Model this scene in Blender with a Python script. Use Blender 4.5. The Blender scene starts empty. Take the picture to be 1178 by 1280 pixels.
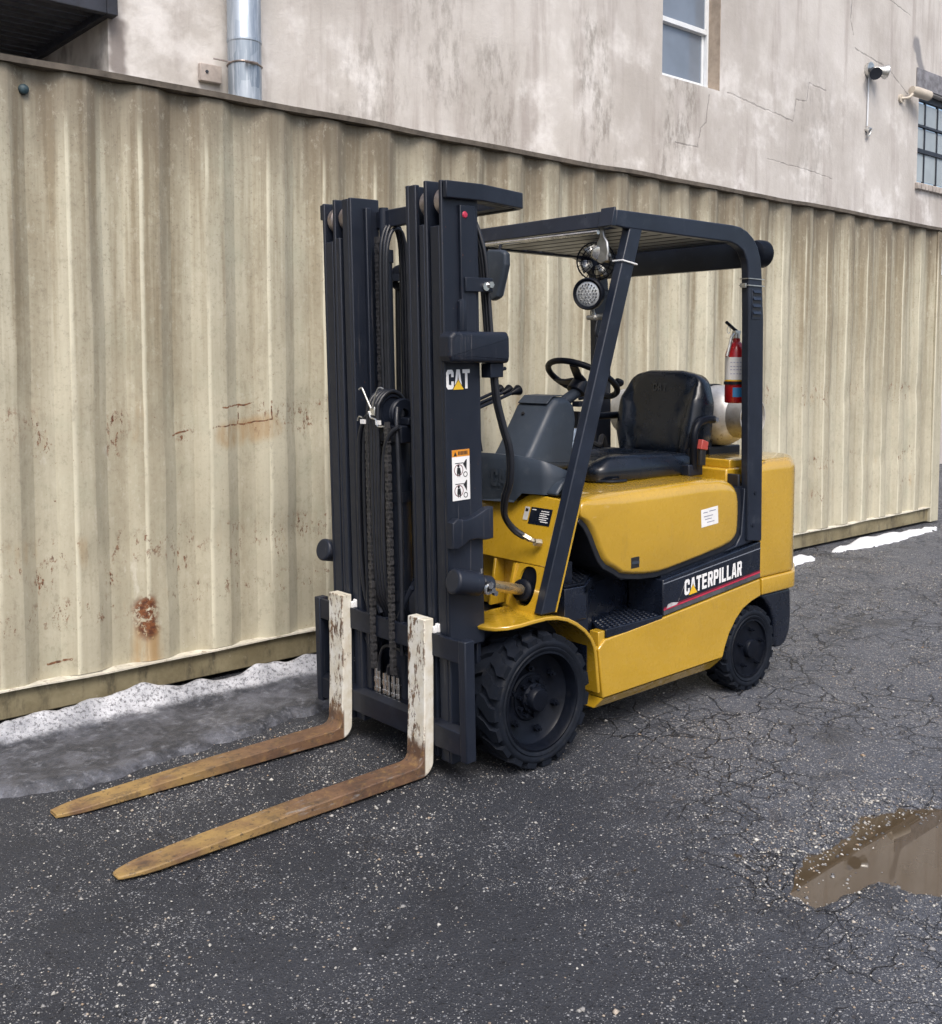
import bpy, bmesh, math, random
import numpy as np
from mathutils import Vector, Matrix

R = math.radians
random.seed(7)
rng = np.random.default_rng(7)
scene = bpy.context.scene
col = scene.collection

# ------------------------------------------------------------------ camera
cam_data = bpy.data.cameras.new("camera")
cam = bpy.data.objects.new("camera", cam_data)
col.objects.link(cam)
YAW, PITCH = -2.290563, 0.069333
fw = Vector((math.cos(YAW) * math.cos(PITCH), math.sin(YAW) * math.cos(PITCH), -math.sin(PITCH)))
rt = Vector((math.sin(YAW), -math.cos(YAW), 0))
up = rt.cross(fw)
m = Matrix.Identity(4)
for i in range(3):
    m[i][0], m[i][1], m[i][2] = rt[i], up[i], -fw[i]
m.translation = (2.8288, 3.3246, 1.5787)
cam.matrix_world = m
cam_data.sensor_fit = 'VERTICAL'
cam_data.sensor_height = 24.0
cam_data.lens = 24.0 * 1303.37 / 1280.0
cam_data.shift_y = -(640.0 - 542.99) / 1280.0
cam_data.clip_start = 0.05
cam_data.clip_end = 2000
scene.camera = cam

# ------------------------------------------------------------------ sky, sun, exposure
SUN_EL, SUN_AZ = R(52), R(62)          # azimuth: angle of the direction towards the sun, from +X to +Y
world = bpy.data.worlds.new("World")
scene.world = world
world.use_nodes = True
wn = world.node_tree
wn.nodes.clear()
sky = wn.nodes.new("ShaderNodeTexSky")
sky.sky_type = 'NISHITA'
sky.sun_disc = False
sky.sun_elevation = SUN_EL
sky.sun_rotation = math.pi / 2 - SUN_AZ
sky.air_density = 1.0
sky.dust_density = 4.0
sky.ozone_density = 1.0
bg = wn.nodes.new("ShaderNodeBackground")
bg.inputs["Strength"].default_value = 0.135
wo = wn.nodes.new("ShaderNodeOutputWorld")
wn.links.new(sky.outputs[0], bg.inputs[0])
wn.links.new(bg.outputs[0], wo.inputs[0])
sd = bpy.data.lights.new("sun", 'SUN')
sd.energy = 1.6
sd.angle = R(28)
sd.color = (1.0, 0.96, 0.90)
sun = bpy.data.objects.new("sun", sd)
col.objects.link(sun)
sdir = Vector((math.cos(SUN_EL) * math.cos(SUN_AZ), math.cos(SUN_EL) * math.sin(SUN_AZ), math.sin(SUN_EL)))
sun.rotation_euler = (-sdir).to_track_quat('-Z', 'Y').to_euler()
sun.location = sdir * 30
scene.view_settings.view_transform = 'Standard'
scene.view_settings.look = 'None'
scene.view_settings.exposure = 0.58
scene.view_settings.gamma = 1.0
scene.view_settings.use_curve_mapping = False
scene.cycles.max_bounces = 5
scene.cycles.diffuse_bounces = 3
scene.cycles.glossy_bounces = 3
scene.cycles.transmission_bounces = 2
scene.cycles.adaptive_threshold = 0.02
scene.cycles.caustics_reflective = False


# ------------------------------------------------------------------ node helpers
class S:
    """a shader value with arithmetic"""
    def __init__(s, g, sock): s.g, s.k = g, sock
    def op(s, o, b=None, c=None, clamp=False):
        n = s.g.nt.nodes.new("ShaderNodeMath"); n.operation = o; n.use_clamp = clamp
        s.g.put(n.inputs[0], s)
        if b is not None: s.g.put(n.inputs[1], b)
        if c is not None: s.g.put(n.inputs[2], c)
        return S(s.g, n.outputs[0])
    def __add__(s, b): return s.op('ADD', b)
    def __sub__(s, b): return s.op('SUBTRACT', b)
    def __mul__(s, b): return s.op('MULTIPLY', b)
    def __truediv__(s, b): return s.op('DIVIDE', b)
    def abs(s): return s.op('ABSOLUTE')
    def min(s, b): return s.op('MINIMUM', b)
    def max(s, b): return s.op('MAXIMUM', b)
    def clamp(s): return s.op('ADD', 0.0, clamp=True)
    def ss(s, a, b):
        """smooth step: 0 at a, 1 at b (a may be larger)"""
        n = s.g.nt.nodes.new("ShaderNodeMapRange"); n.interpolation_type = 'SMOOTHSTEP'
        s.g.put(n.inputs[0], s)
        if a < b:
            n.inputs[1].default_value, n.inputs[2].default_value = a, b
            n.inputs[3].default_value, n.inputs[4].default_value = 0, 1
        else:
            n.inputs[1].default_value, n.inputs[2].default_value = b, a
            n.inputs[3].default_value, n.inputs[4].default_value = 1, 0
        return S(s.g, n.outputs[0])


class G:
    def __init__(s, name, world=False):
        s.mat = bpy.data.materials.new(name); s.mat.use_nodes = True
        s.nt = s.mat.node_tree
        s.bsdf = s.nt.nodes["Principled BSDF"]
        s.tc = s.nt.nodes.new("ShaderNodeTexCoord")
        pos = s.nt.nodes.new("ShaderNodeNewGeometry").outputs["Position"] if world else s.tc.outputs["Object"]
        s.P = S(s, pos)
        sep = s.nt.nodes.new("ShaderNodeSeparateXYZ")
        s.nt.links.new(pos, sep.inputs[0])
        s.x, s.y, s.z = (S(s, sep.outputs[i]) for i in range(3))
    def put(s, inp, v):
        if isinstance(v, S): s.nt.links.new(v.k, inp)
        elif isinstance(v, (tuple, list)): inp.default_value = tuple(v) + ((1,) if len(v) == 3 and inp.type == 'RGBA' else ())
        else: inp.default_value = v
    def map(s, scale, loc=(0, 0, 0)):
        n = s.nt.nodes.new("ShaderNodeMapping")
        s.put(n.inputs[0], s.P); n.inputs["Scale"].default_value = scale; n.inputs["Location"].default_value = loc
        return S(s, n.outputs[0])
    def noise(s, scale=5, detail=4, rough=0.6, vec=None, dist=0.0, color=False):
        n = s.nt.nodes.new("ShaderNodeTexNoise")
        s.put(n.inputs["Vector"], vec or s.P)
        n.inputs["Scale"].default_value = scale; n.inputs["Detail"].default_value = detail
        n.inputs["Roughness"].default_value = rough; n.inputs["Distortion"].default_value = dist
        return S(s, n.outputs[1 if color else 0])
    def voro(s, scale=5, feature='F1', vec=None, out="Distance", rand=1.0):
        n = s.nt.nodes.new("ShaderNodeTexVoronoi"); n.feature = feature
        s.put(n.inputs["Vector"], vec or s.P); n.inputs["Scale"].default_value = scale
        n.inputs["Randomness"].default_value = rand
        if out == "both": return S(s, n.outputs["Distance"]), S(s, n.outputs["Color"])
        return S(s, n.outputs[out])
    def warp(s, amount, scale):
        n = s.nt.nodes.new("ShaderNodeVectorMath"); n.operation = 'MULTIPLY_ADD'
        c = s.noise(scale, 3, color=True)
        c0 = s.nt.nodes.new("ShaderNodeVectorMath"); c0.operation = 'SUBTRACT'
        s.put(c0.inputs[0], c); c0.inputs[1].default_value = (0.5,) * 3
        s.nt.links.new(c0.outputs[0], n.inputs[0]); n.inputs[1].default_value = (amount,) * 3; s.put(n.inputs[2], s.P)
        return S(s, n.outputs[0])
    def split(s, v):
        sep = s.nt.nodes.new("ShaderNodeSeparateXYZ"); s.put(sep.inputs[0], v)
        return [S(s, sep.outputs[i]) for i in range(3)]
    def mix(s, f, a, b):
        n = s.nt.nodes.new("ShaderNodeMix"); n.data_type = 'RGBA'
        s.put(n.inputs[0], f); s.put(n.inputs[6], a); s.put(n.inputs[7], b)
        return S(s, n.outputs[2])
    def ramp(s, f, stops, const=False):
        n = s.nt.nodes.new("ShaderNodeValToRGB"); s.put(n.inputs[0], f)
        e = n.color_ramp.elements
        if const: n.color_ramp.interpolation = 'CONSTANT'
        while len(e) < len(stops): e.new(0.5)
        for q, (p, c) in zip(e, stops): q.position = p; q.color = tuple(c) + (1,)
        return S(s, n.outputs[0])
    def bump(s, h, strength=0.3, dist=0.01):
        n = s.nt.nodes.new("ShaderNodeBump"); n.inputs["Strength"].default_value = strength
        n.inputs["Distance"].default_value = dist; s.put(n.inputs["Height"], h)
        s.nt.links.new(n.outputs[0], s.bsdf.inputs["Normal"])
    def seg(s, x, z, a, b, w):
        """1 within w of the segment a-b in the plane of the two given values"""
        dx, dz = b[0] - a[0], b[1] - a[1]; L = dx * dx + dz * dz
        px, pz = x - a[0], z - a[1]
        t = (px * (dx / L) + pz * (dz / L)).clamp()
        ex, ez = px - t * dx, pz - t * dz
        return (ex * ex + ez * ez).op('SQRT').ss(w, w * 0.4)
    def set(s, **k):
        names = dict(col="Base Color", rough="Roughness", metal="Metallic", spec="Specular IOR Level", coat="Coat Weight",
                     coat_rough="Coat Roughness", trans="Transmission Weight", ior="IOR", sheen="Sheen Weight")
        for a, v in k.items(): s.put(s.bsdf.inputs[names[a]], v)
        return s.mat


def simple(name, c, rough=0.5, metal=0.0, var=0.15, scale=9, bump=0.0, bscale=120, coat=0.0, grime=None, gamt=0.0, spec=0.5):
    g = G(name)
    n = g.noise(scale, 5, 0.65)
    f = n.ss(0.3, 0.7)
    colr = g.mix(f, tuple(v * (1 - var) for v in c), tuple(min(1, v * (1 + var)) for v in c))
    if grime:
        gm = g.noise(scale * 2.3, 6, 0.7).ss(0.55, 0.72) * gamt
        colr = g.mix(gm, colr, grime)
    rg = g.noise(scale * 1.7, 4).ss(0.25, 0.75) * (rough * 0.4) + rough * 0.8
    g.set(col=colr, rough=rg, metal=metal, coat=coat, coat_rough=0.12, spec=spec)
    if bump: g.bump(g.noise(bscale, 2), bump, 0.002)
    return g.mat


M = {}
# paint and metal of the truck
def yellow_paint():
    g = G("yellow_paint")
    n = g.noise(3.5, 4)
    c = g.mix(n.ss(0.3, 0.7), (0.470, 0.282, 0.017), (0.525, 0.318, 0.022))
    dirt = g.noise(14, 6, 0.72).ss(0.56, 0.78) * 0.28
    c = g.mix(dirt, c, (0.27, 0.175, 0.05))
    sp = g.voro(55).ss(0.10, 0.03) * g.noise(7, 2).ss(0.62, 0.70)
    c = g.mix(sp, c, (0.10, 0.07, 0.04))
    scr = g.noise(40, 3, 0.6, vec=g.map((0.35, 3, 3), (2, 1, 4))).ss(0.665, 0.69) * g.noise(2.2, 3).ss(0.48, 0.60)
    c = g.mix(scr * 0.6, c, (0.62, 0.47, 0.20))
    gr = g.noise(6, 5, 0.7, vec=g.map((1.6, 1.6, 0.5), (0, 7, 2))).ss(0.60, 0.78)
    c = g.mix(gr * 0.30, c, (0.16, 0.10, 0.03))
    g.bsdf.inputs["Coat IOR"].default_value = 1.7
    g.set(col=c, rough=g.noise(22, 4).ss(0.2, 0.8) * 0.12 + 0.22, coat=1.0, coat_rough=0.025)
    g.bump(g.noise(5, 2), 0.03, 0.004)
    return g.mat
M['yellow'] = yellow_paint()

def mast_paint():
    g = G("mast_paint")
    n = g.noise(4, 5, 0.6, vec=g.map((1, 1, 0.25)))
    c = g.mix(n.ss(0.3, 0.7), (0.008, 0.0115, 0.021), (0.015, 0.0195, 0.032))
    w = g.noise(34, 6, 0.75).ss(0.66, 0.74) * g.noise(3, 2, vec=g.map((2, 2, 0.5), (3, 1, 2))).ss(0.45, 0.62)
    c = g.mix(w * 0.7, c, (0.13, 0.115, 0.11))
    rub = g.noise(16, 4, 0.7, vec=g.map((6, 6, 0.12), (1, 2, 3))).ss(0.60, 0.70) * g.noise(1.6, 3, vec=g.map((1, 1, 0.6), (9, 2, 2))).ss(0.42, 0.60)
    c = g.mix(rub * 0.45, c, (0.12, 0.115, 0.12))
    rs = g.noise(70, 4, 0.75).ss(0.665, 0.70) * g.noise(4, 2).ss(0.45, 0.6)
    c = g.mix(rs * 0.8, c, (0.16, 0.065, 0.03))
    g.set(col=c, rough=g.noise(18, 4).ss(0.2, 0.8) * 0.2 + 0.36, spec=0.38)
    g.bump(g.noise(90, 3), 0.06, 0.002)
    return g.mat
M['mast'] = mast_paint()
M['guard'] = simple("guard_paint", (0.013, 0.018, 0.031), 0.34, var=0.2, scale=5, bump=0.05, bscale=160, grime=(0.06, 0.068, 0.085), gamt=0.35, spec=0.42)
M['black'] = simple("black_frame", (0.008, 0.011, 0.020), 0.42, var=0.3, scale=8, bump=0.05, grime=(0.035, 0.036, 0.042), gamt=0.4, spec=0.32)
M['panel'] = simple("black_panel", (0.006, 0.009, 0.018), 0.28, var=0.2, scale=6, coat=0.2, grime=(0.05, 0.055, 0.065), gamt=0.25)
M['plastic'] = simple("grey_plastic", (0.032, 0.044, 0.064), 0.48, var=0.12, scale=7, bump=0.1, bscale=420, grime=(0.12, 0.13, 0.14), gamt=0.2)
M['vinyl'] = simple("seat_vinyl", (0.005, 0.008, 0.015), 0.27, var=0.2, scale=5, bump=0.08, bscale=300)
M['rubber'] = simple("tyre_rubber", (0.0065, 0.009, 0.015), 0.66, var=0.25, scale=11, bump=0.15, bscale=140, grime=(0.028, 0.028, 0.03), gamt=0.5, spec=0.18)
M['rim'] = simple("wheel_rim_paint", (0.004, 0.0055, 0.010), 0.40, var=0.25, scale=12, grime=(0.016, 0.016, 0.02), gamt=0.4, spec=0.16)
M['hose'] = simple("hose_rubber", (0.012, 0.014, 0.020), 0.42, var=0.2, scale=20)
M['chrome'] = simple("bright_steel", (0.62, 0.62, 0.62), 0.24, metal=1.0, var=0.2, scale=25, grime=(0.25, 0.20, 0.14), gamt=0.5)
M['wire'] = simple("zinc_wire", (0.60, 0.60, 0.58), 0.35, metal=0.9, var=0.2, scale=25)
M['brass'] = simple("tilt_rod", (0.55, 0.47, 0.33), 0.30, metal=0.85, var=0.12, scale=30)
M['roller'] = simple("roller_steel", (0.30, 0.26, 0.24), 0.4, metal=0.7, var=0.35, scale=18, grime=(0.22, 0.10, 0.05), gamt=0.8)
M['chain'] = simple("chain_steel", (0.085, 0.085, 0.092), 0.42, metal=0.6, var=0.4, scale=40)
M['white_print'] = simple("white_print", (0.80, 0.80, 0.80), 0.45, var=0.05)
M['yellow_print'] = simple("yellow_print", (0.80, 0.50, 0.03), 0.45, var=0.05)
M['orange_print'] = simple("orange_print", (0.62, 0.24, 0.02), 0.45, var=0.08)
M['black_print'] = simple("black_print", (0.015, 0.015, 0.017), 0.5, var=0.1)
M['red_print'] = simple("red_print", (0.45, 0.03, 0.07), 0.4, var=0.15, scale=12)
M['maroon_print'] = simple("maroon_print", (0.16, 0.015, 0.03), 0.4, var=0.15, scale=12)
M['ext_red'] = simple("extinguisher_red", (0.42, 0.010, 0.015), 0.3, var=0.1, coat=0.3)
M['blue_print'] = simple("blue_print", (0.04, 0.22, 0.48), 0.4, var=0.1)
M['red_plastic'] = simple("red_plastic", (0.40, 0.07, 0.06), 0.35, var=0.1)
M['lens'] = simple("lamp_lens", (0.55, 0.57, 0.58), 0.18, metal=0.3, var=0.15, scale=40)
M['cloth'] = simple("wiping_cloth", (0.55, 0.66, 0.80), 0.8, var=0.1)
M['orange_cap'] = simple("orange_cap", (0.50, 0.14, 0.03), 0.5, var=0.15)

def tank_metal():
    g = G("tank_aluminium")
    n = g.noise(9, 6, 0.7)
    c = g.mix(n.ss(0.35, 0.65), (0.55, 0.54, 0.52), (0.72, 0.72, 0.72))
    d = g.noise(38, 5, 0.75).ss(0.56, 0.66) * g.z.ss(0.30, 0.05) * 0.8
    c = g.mix(d, c, (0.20, 0.16, 0.12))
    g.set(col=c, rough=n * 0.3 + 0.3, metal=0.55)
    g.bump(g.noise(40, 3), 0.08, 0.003)
    return g.mat
M['tank'] = tank_metal()

def fork_metal():
    g = G("fork_rust_and_white_paint")
    n1, n2 = g.noise(7, 6, 0.72), g.noise(26, 6, 0.75)
    rust = g.mix(n1.ss(0.3, 0.7), (0.090, 0.050, 0.032), (0.185, 0.105, 0.060))
    rust = g.mix(n2.ss(0.50, 0.66) * 0.8, rust, (0.24, 0.145, 0.060))
    tipm = g.x.ss(0.75, 1.35)
    rust = g.mix(tipm * g.noise(5, 5).ss(0.25, 0.6) * 0.85, rust, (0.38, 0.25, 0.085))
    rust = g.mix(g.noise(60, 4, 0.7).ss(0.58, 0.66) * 0.7, rust, (0.035, 0.028, 0.024))
    rust = g.mix(g.noise(9, 6, 0.75, vec=g.map((1, 1.6, 1), (7, 3, 0))).ss(0.52, 0.64) * 0.55, rust, (0.050, 0.040, 0.034))
    rust = g.mix(g.noise(11, 6, 0.7, vec=g.map((0.6, 3, 3), (5, 2, 1))).ss(0.60, 0.70) * 0.6, rust, (0.30, 0.29, 0.28))
    # white paint left on the shank; chipped in upright flakes, most worn off the front face
    chip = g.noise(30, 7, 0.80, vec=g.map((1, 1.3, 0.42)))
    front = g.x.ss(0.395, 0.425)
    edge = front * 0.085
    line = g.z + g.noise(14, 5, 0.7) * 0.10
    wear = (chip + edge) * 1.0
    paint = wear.ss(0.635, 0.590) * line.ss(0.16, 0.20) * g.x.ss(0.47, 0.455)
    side = line.ss(0.055, 0.075) * g.x.ss(0.455, 0.435) * chip.ss(0.66, 0.62) * front.ss(0.9, 0.5)
    white = paint.max(side)
    wc0 = g.noise(16, 5)
    wc = g.mix(wc0.ss(0.35, 0.7), (0.62, 0.58, 0.48), (0.74, 0.73, 0.68))
    wc = g.mix(g.noise(5, 6, 0.7, vec=g.map((1, 1, 0.3))).ss(0.52, 0.72) * 0.55, wc, (0.42, 0.31, 0.16))
    c = g.mix(white, rust, wc)
    g.set(col=c, rough=g.noise(30, 4) * 0.3 + 0.42, metal=0.0)
    g.bump(g.noise(70, 5, 0.7) * 0.5 + white * 0.6, 0.35, 0.002)
    return g.mat
M['fork'] = fork_metal()


# ------------------------------------------------------------------ mesh helpers
class B:
    """collects shapes into one mesh; T is applied to everything that is added"""
    def __init__(s, T=None): s.v, s.f, s.T = [], [], T
    def add(s, vs, fs):
        o = len(s.v)
        for p in vs:
            p = Vector(p)
            s.v.append(s.T @ p if s.T else p)
        s.f += [tuple(i + o for i in f) for f in fs]
        return s
    def box(s, x0, x1, y0, y1, z0, z1):
        x0, x1 = min(x0, x1), max(x0, x1); y0, y1 = min(y0, y1), max(y0, y1); z0, z1 = min(z0, z1), max(z0, z1)
        vs = [(x, y, z) for z in (z0, z1) for y in (y0, y1) for x in (x0, x1)]
        return s.add(vs, [(0, 2, 3, 1), (4, 5, 7, 6), (0, 1, 5, 4), (2, 6, 7, 3), (0, 4, 6, 2), (1, 3, 7, 5)])
    def prism(s, poly, a, b, axis='Y'):
        """poly in the two other axes (XZ for Y, YZ for X, XY for Z)"""
        def pt(u, v, w):
            return {'Y': (u, w, v), 'X': (w, u, v), 'Z': (u, v, w)}[axis]
        n = len(poly)
        vs = [pt(u, v, a) for u, v in poly] + [pt(u, v, b) for u, v in poly]
        fs = [tuple(range(n)), tuple(range(2 * n - 1, n - 1, -1))]
        fs += [(i, i + n, (i + 1) % n + n, (i + 1) % n) for i in range(n)]
        return s.add(vs, fs)
    def rprism(s, poly, a, b, r, axis='Y', seg=5, ra=None, mul=None):
        """prism with both rims rounded by r (ra: radius at the a end)"""
        def pt(u, v, w):
            return {'Y': (u, w, v), 'X': (w, u, v), 'Z': (u, v, w)}[axis]
        n = len(poly)
        A = sum(poly[i][0] * poly[(i + 1) % n][1] - poly[(i + 1) % n][0] * poly[i][1] for i in range(n))
        sg = 1 if A > 0 else -1
        nor = []
        for i in range(n):
            p0, p1, p2 = Vector(poly[i - 1]), Vector(poly[i]), Vector(poly[(i + 1) % n])
            e1, e2 = (p1 - p0).normalized(), (p2 - p1).normalized()
            n1, n2 = Vector((e1.y, -e1.x)) * sg, Vector((e2.y, -e2.x)) * sg
            q = (n1 + n2)
            q = q / max(0.35, q.length_squared / 2) if q.length > 1e-6 else n1
            nor.append(q * (mul[i] if mul else 1.0))
        d = 1 if b > a else -1
        rings = []
        ra = r if ra is None else ra
        if ra > 0:
            for k in range(seg + 1):
                t = math.pi / 2 * k / seg
                rings.append((a + d * ra * (1 - math.sin(t)), ra * (1 - math.cos(t))))
        else: rings.append((a, 0))
        rings = sorted(rings, key=lambda q: -q[1] if ra > 0 else 0)
        top = [(b - d * r * (1 - math.sin(math.pi / 2 * k / seg)), r * (1 - math.cos(math.pi / 2 * k / seg))) for k in range(seg + 1)] if r > 0 else [(b, 0)]
        rings += top
        vs, fs = [], []
        for w, off in rings:
            for (u, v), q in zip(poly, nor): vs.append(pt(u - q.x * off, v - q.y * off, w))
        for k in range(len(rings) - 1):
            for i in range(n):
                j = (i + 1) % n
                fs.append((k * n + i, (k + 1) * n + i, (k + 1) * n + j, k * n + j))
        fs.append(tuple(range(n))); L = (len(rings) - 1) * n
        fs.append(tuple(L + i for i in range(n - 1, -1, -1)))
        return s.add(vs, fs)
    def cyl(s, p0, p1, r0, r1=None, n=20, caps=True):
        p0, p1 = Vector(p0), Vector(p1); r1 = r0 if r1 is None else r1
        q = (p1 - p0).to_track_quat('Z', 'Y')
        vs = []
        for p, r in ((p0, r0), (p1, r1)):
            for i in range(n):
                a = 2 * math.pi * i / n
                vs.append(p + q @ Vector((r * math.cos(a), r * math.sin(a), 0)))
        fs = [(i, (i + 1) % n, (i + 1) % n + n, i + n) for i in range(n)]
        if caps: fs += [tuple(range(n - 1, -1, -1)), tuple(range(n, 2 * n))]
        return s.add(vs, fs)
    def lathe(s, prof, c=(0, 0, 0), axis=(0, 1, 0), n=40):
        """prof: (radius, along) pairs turned about the axis through c; radius 0 closes it"""
        q = Vector(axis).to_track_quat('Z', 'Y'); c = Vector(c)
        vs, fs, idx = [], [], []
        for r, h in prof:
            if r < 1e-6:
                idx.append([len(vs)] * n); vs.append(c + q @ Vector((0, 0, h)))
            else:
                idx.append(list(range(len(vs), len(vs) + n)))
                for i in range(n):
                    a = 2 * math.pi * i / n
                    vs.append(c + q @ Vector((r * math.cos(a), r * math.sin(a), h)))
        for k in range(len(prof) - 1):
            A, Bq = idx[k], idx[k + 1]
            for i in range(n):
                j = (i + 1) % n
                f = [A[i], A[j], Bq[j], Bq[i]]
                f = [x for t, x in enumerate(f) if x not in f[:t]]
                if len(f) > 2: fs.append(tuple(f))
        return s.add(vs, fs)
    def tube(s, pts, r, n=10, smooth=True, closed=False, res=6):
        P = [Vector(p) for p in pts]
        if smooth and len(P) > 2:
            Q = []
            N = len(P); rngk = range(N if closed else N - 1)
            for i in rngk:
                p0 = P[(i - 1) % N] if closed or i > 0 else P[0]
                p1, p2 = P[i], P[(i + 1) % N]
                p3 = P[(i + 2) % N] if closed or i + 2 < N else P[-1]
                for k in range(res):
                    t = k / res
                    Q.append(0.5 * ((2 * p1) + (p2 - p0) * t + (2 * p0 - 5 * p1 + 4 * p2 - p3) * t * t + (3 * p1 - p0 - 3 * p2 + p3) * t ** 3))
            if not closed: Q.append(P[-1])
            P = Q
        N = len(P); vs, fs = [], []
        nrm = None
        for i, p in enumerate(P):
            if closed: t = (P[(i + 1) % N] - P[i - 1]).normalized()
            else: t = (P[min(i + 1, N - 1)] - P[max(i - 1, 0)]).normalized()
            if nrm is None:
                nrm = t.orthogonal().normalized()
            nrm = (nrm - t * nrm.dot(t)); nrm = nrm.normalized() if nrm.length > 1e-6 else t.orthogonal().normalized()
            bi = t.cross(nrm)
            for k in range(n):
                a = 2 * math.pi * k / n
                vs.append(p + (nrm * math.cos(a) + bi * math.sin(a)) * r)
        for i in range(N if closed else N - 1):
            for k in range(n):
                j = (i + 1) % N
                fs.append((i * n + k, i * n + (k + 1) % n, j * n + (k + 1) % n, j * n + k))
        if not closed: fs += [tuple(range(n - 1, -1, -1)), tuple((N - 1) * n + k for k in range(n))]
        return s.add(vs, fs)
    def build(s, name, material, parent=None, bevel=0.0, smooth=35, seg=2):
        off = parent_world(parent)
        me = bpy.data.meshes.new(name)
        me.from_pydata([tuple(p - off) for p in s.v], [], s.f)
        bm = bmesh.new(); bm.from_mesh(me)
        bmesh.ops.recalc_face_normals(bm, faces=bm.faces)
        bm.to_mesh(me); bm.free()
        o = bpy.data.objects.new(name, me); col.objects.link(o)
        me.materials.append(material if not isinstance(material, str) else M[material])
        if parent: o.parent = parent
        if smooth:
            me.polygons.foreach_set("use_smooth", [True] * len(me.polygons))
            me.set_sharp_from_angle(angle=R(smooth))
        if bevel:
            md = o.modifiers.new("bevel", 'BEVEL'); md.width = bevel; md.segments = seg
            md.limit_method = 'ANGLE'; md.angle_limit = R(40); md.harden_normals = False
        return o


def parent_world(p):
    v = Vector((0, 0, 0))
    while p: v += p.location; p = p.parent
    return v


def thing(name, label, cat, loc=(0, 0, 0), group=None):
    o = bpy.data.objects.new(name, None); col.objects.link(o)
    o.empty_display_size = 0.2; o.location = loc
    o["label"] = label; o["category"] = cat
    if group: o["group"] = group
    return o


def round_poly(poly, rad, n=5):
    """round the corners of a polygon; rad is one number or one per corner"""
    out = []; N = len(poly)
    rs = rad if isinstance(rad, (list, tuple)) else [rad] * N
    for i in range(N):
        p0, p1, p2 = Vector(poly[i - 1]), Vector(poly[i]), Vector(poly[(i + 1) % N])
        r = rs[i]
        if r <= 0: out.append(tuple(p1)); continue
        a, b = (p0 - p1), (p2 - p1)
        ang = a.angle(b)
        d = min(r / max(math.tan(ang / 2), 1e-3), a.length * 0.48, b.length * 0.48)
        s0, s1 = p1 + a.normalized() * d, p1 + b.normalized() * d
        for k in range(n + 1):
            t = k / n
            out.append(tuple((1 - t) ** 2 * s0 + 2 * t * (1 - t) * p1 + t * t * s1))
    return out


GLYPH = {
    'C': [[(0, .14), (.34, .24), (.34, .76), (0, .86)], [(0, .86), (.34, .76), (.66, .8), (.8, 1), (.2, 1)], [(.66, .8), (.66, .62), (1, .62), (1, .86), (.8, 1)],
          [(0, .14), (.2, 0), (.8, 0), (.66, .2), (.34, .24)], [(.66, .2), (.8, 0), (1, .14), (1, .4), (.66, .4)]],
    'A': [[(-.04, 0), (.28, 0), (.5, .80), (.5, 1), (.27, 1)], [(1.04, 0), (.73, 1), (.5, 1), (.5, .80), (.72, 0)], [(.335, .2), (.665, .2), (.61, .4), (.39, .4)]],
    'T': [[(.33, 0), (.67, 0), (.67, .8), (.33, .8)], [(0, .8), (1, .8), (1, 1), (0, 1)]],
    'E': [[(0, 0), (.36, 0), (.36, 1), (0, 1)], [(.36, 0), (.95, 0), (.95, .2), (.36, .2)], [(.36, .4), (.88, .4), (.88, .6), (.36, .6)], [(.36, .8), (.95, .8), (.95, 1), (.36, 1)]],
    'R': [[(0, 0), (.36, 0), (.36, 1), (0, 1)], [(.36, .82), (.66, .82), (.82, 1), (.36, 1)], [(.66, .82), (.66, .6), (1, .52), (1, .88), (.82, 1)], [(.36, .42), (.85, .42), (1, .52), (.66, .6), (.36, .6)], [(.45, .42), (.66, 0), (1.02, 0), (.85, .42)]],
    'P': [[(0, 0), (.36, 0), (.36, 1), (0, 1)], [(.36, .82), (.66, .82), (.82, 1), (.36, 1)], [(.66, .82), (.66, .56), (1, .5), (1, .88), (.82, 1)], [(.36, .38), (.85, .38), (1, .5), (.66, .56), (.36, .56)]],
    'I': [[(.0, 0), (.36, 0), (.36, 1), (.0, 1)]],
    'L': [[(0, 0), (.36, 0), (.36, 1), (0, 1)], [(.36, 0), (.9, 0), (.9, .2), (.36, .2)]],
}
GWID = {'I': .36, 'L': .9, 'A': 1.0}


def word(text, height, width_each, gap):
    """flat glyph polygons of a word as 2-d lists, left at 0"""
    out, x, starts = [], 0.0, []
    for ch in text:
        starts.append(x)
        for poly in GLYPH[ch]: out.append([(x + u * width_each, v * height) for u, v in poly])
        x += GWID.get(ch, 1.0) * width_each + gap
    return out, starts, x - gap


# ================================================================== THE SETTING
# ------------------------------------------------------------------ asphalt with a pothole
PUD = [(-1.15, 1.95), (-0.80, 1.70), (-0.72, 1.615), (-0.64, 1.575), (-0.56, 1.555), (-0.44, 1.60), (-0.32, 1.615), (-0.22, 1.60), (-0.11, 1.575), (-0.03, 1.61), (0.03, 1.65),
       (0.11, 1.715), (0.115, 1.77), (0.06, 1.80), (-0.035, 1.81), (-0.10, 1.785), (-0.16, 1.81), (-0.175, 1.87), (-0.165, 1.925), (-0.20, 1.985), (-0.32, 2.08), (-0.6, 2.22), (-1.0, 2.2)]
RIVU = [[(-0.16, 1.58), (-0.13, 1.50), (-0.22, 1.42), (-0.36, 1.30)], [(-0.13, 1.50), (0.02, 1.44), (0.10, 1.34)]]


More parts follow.
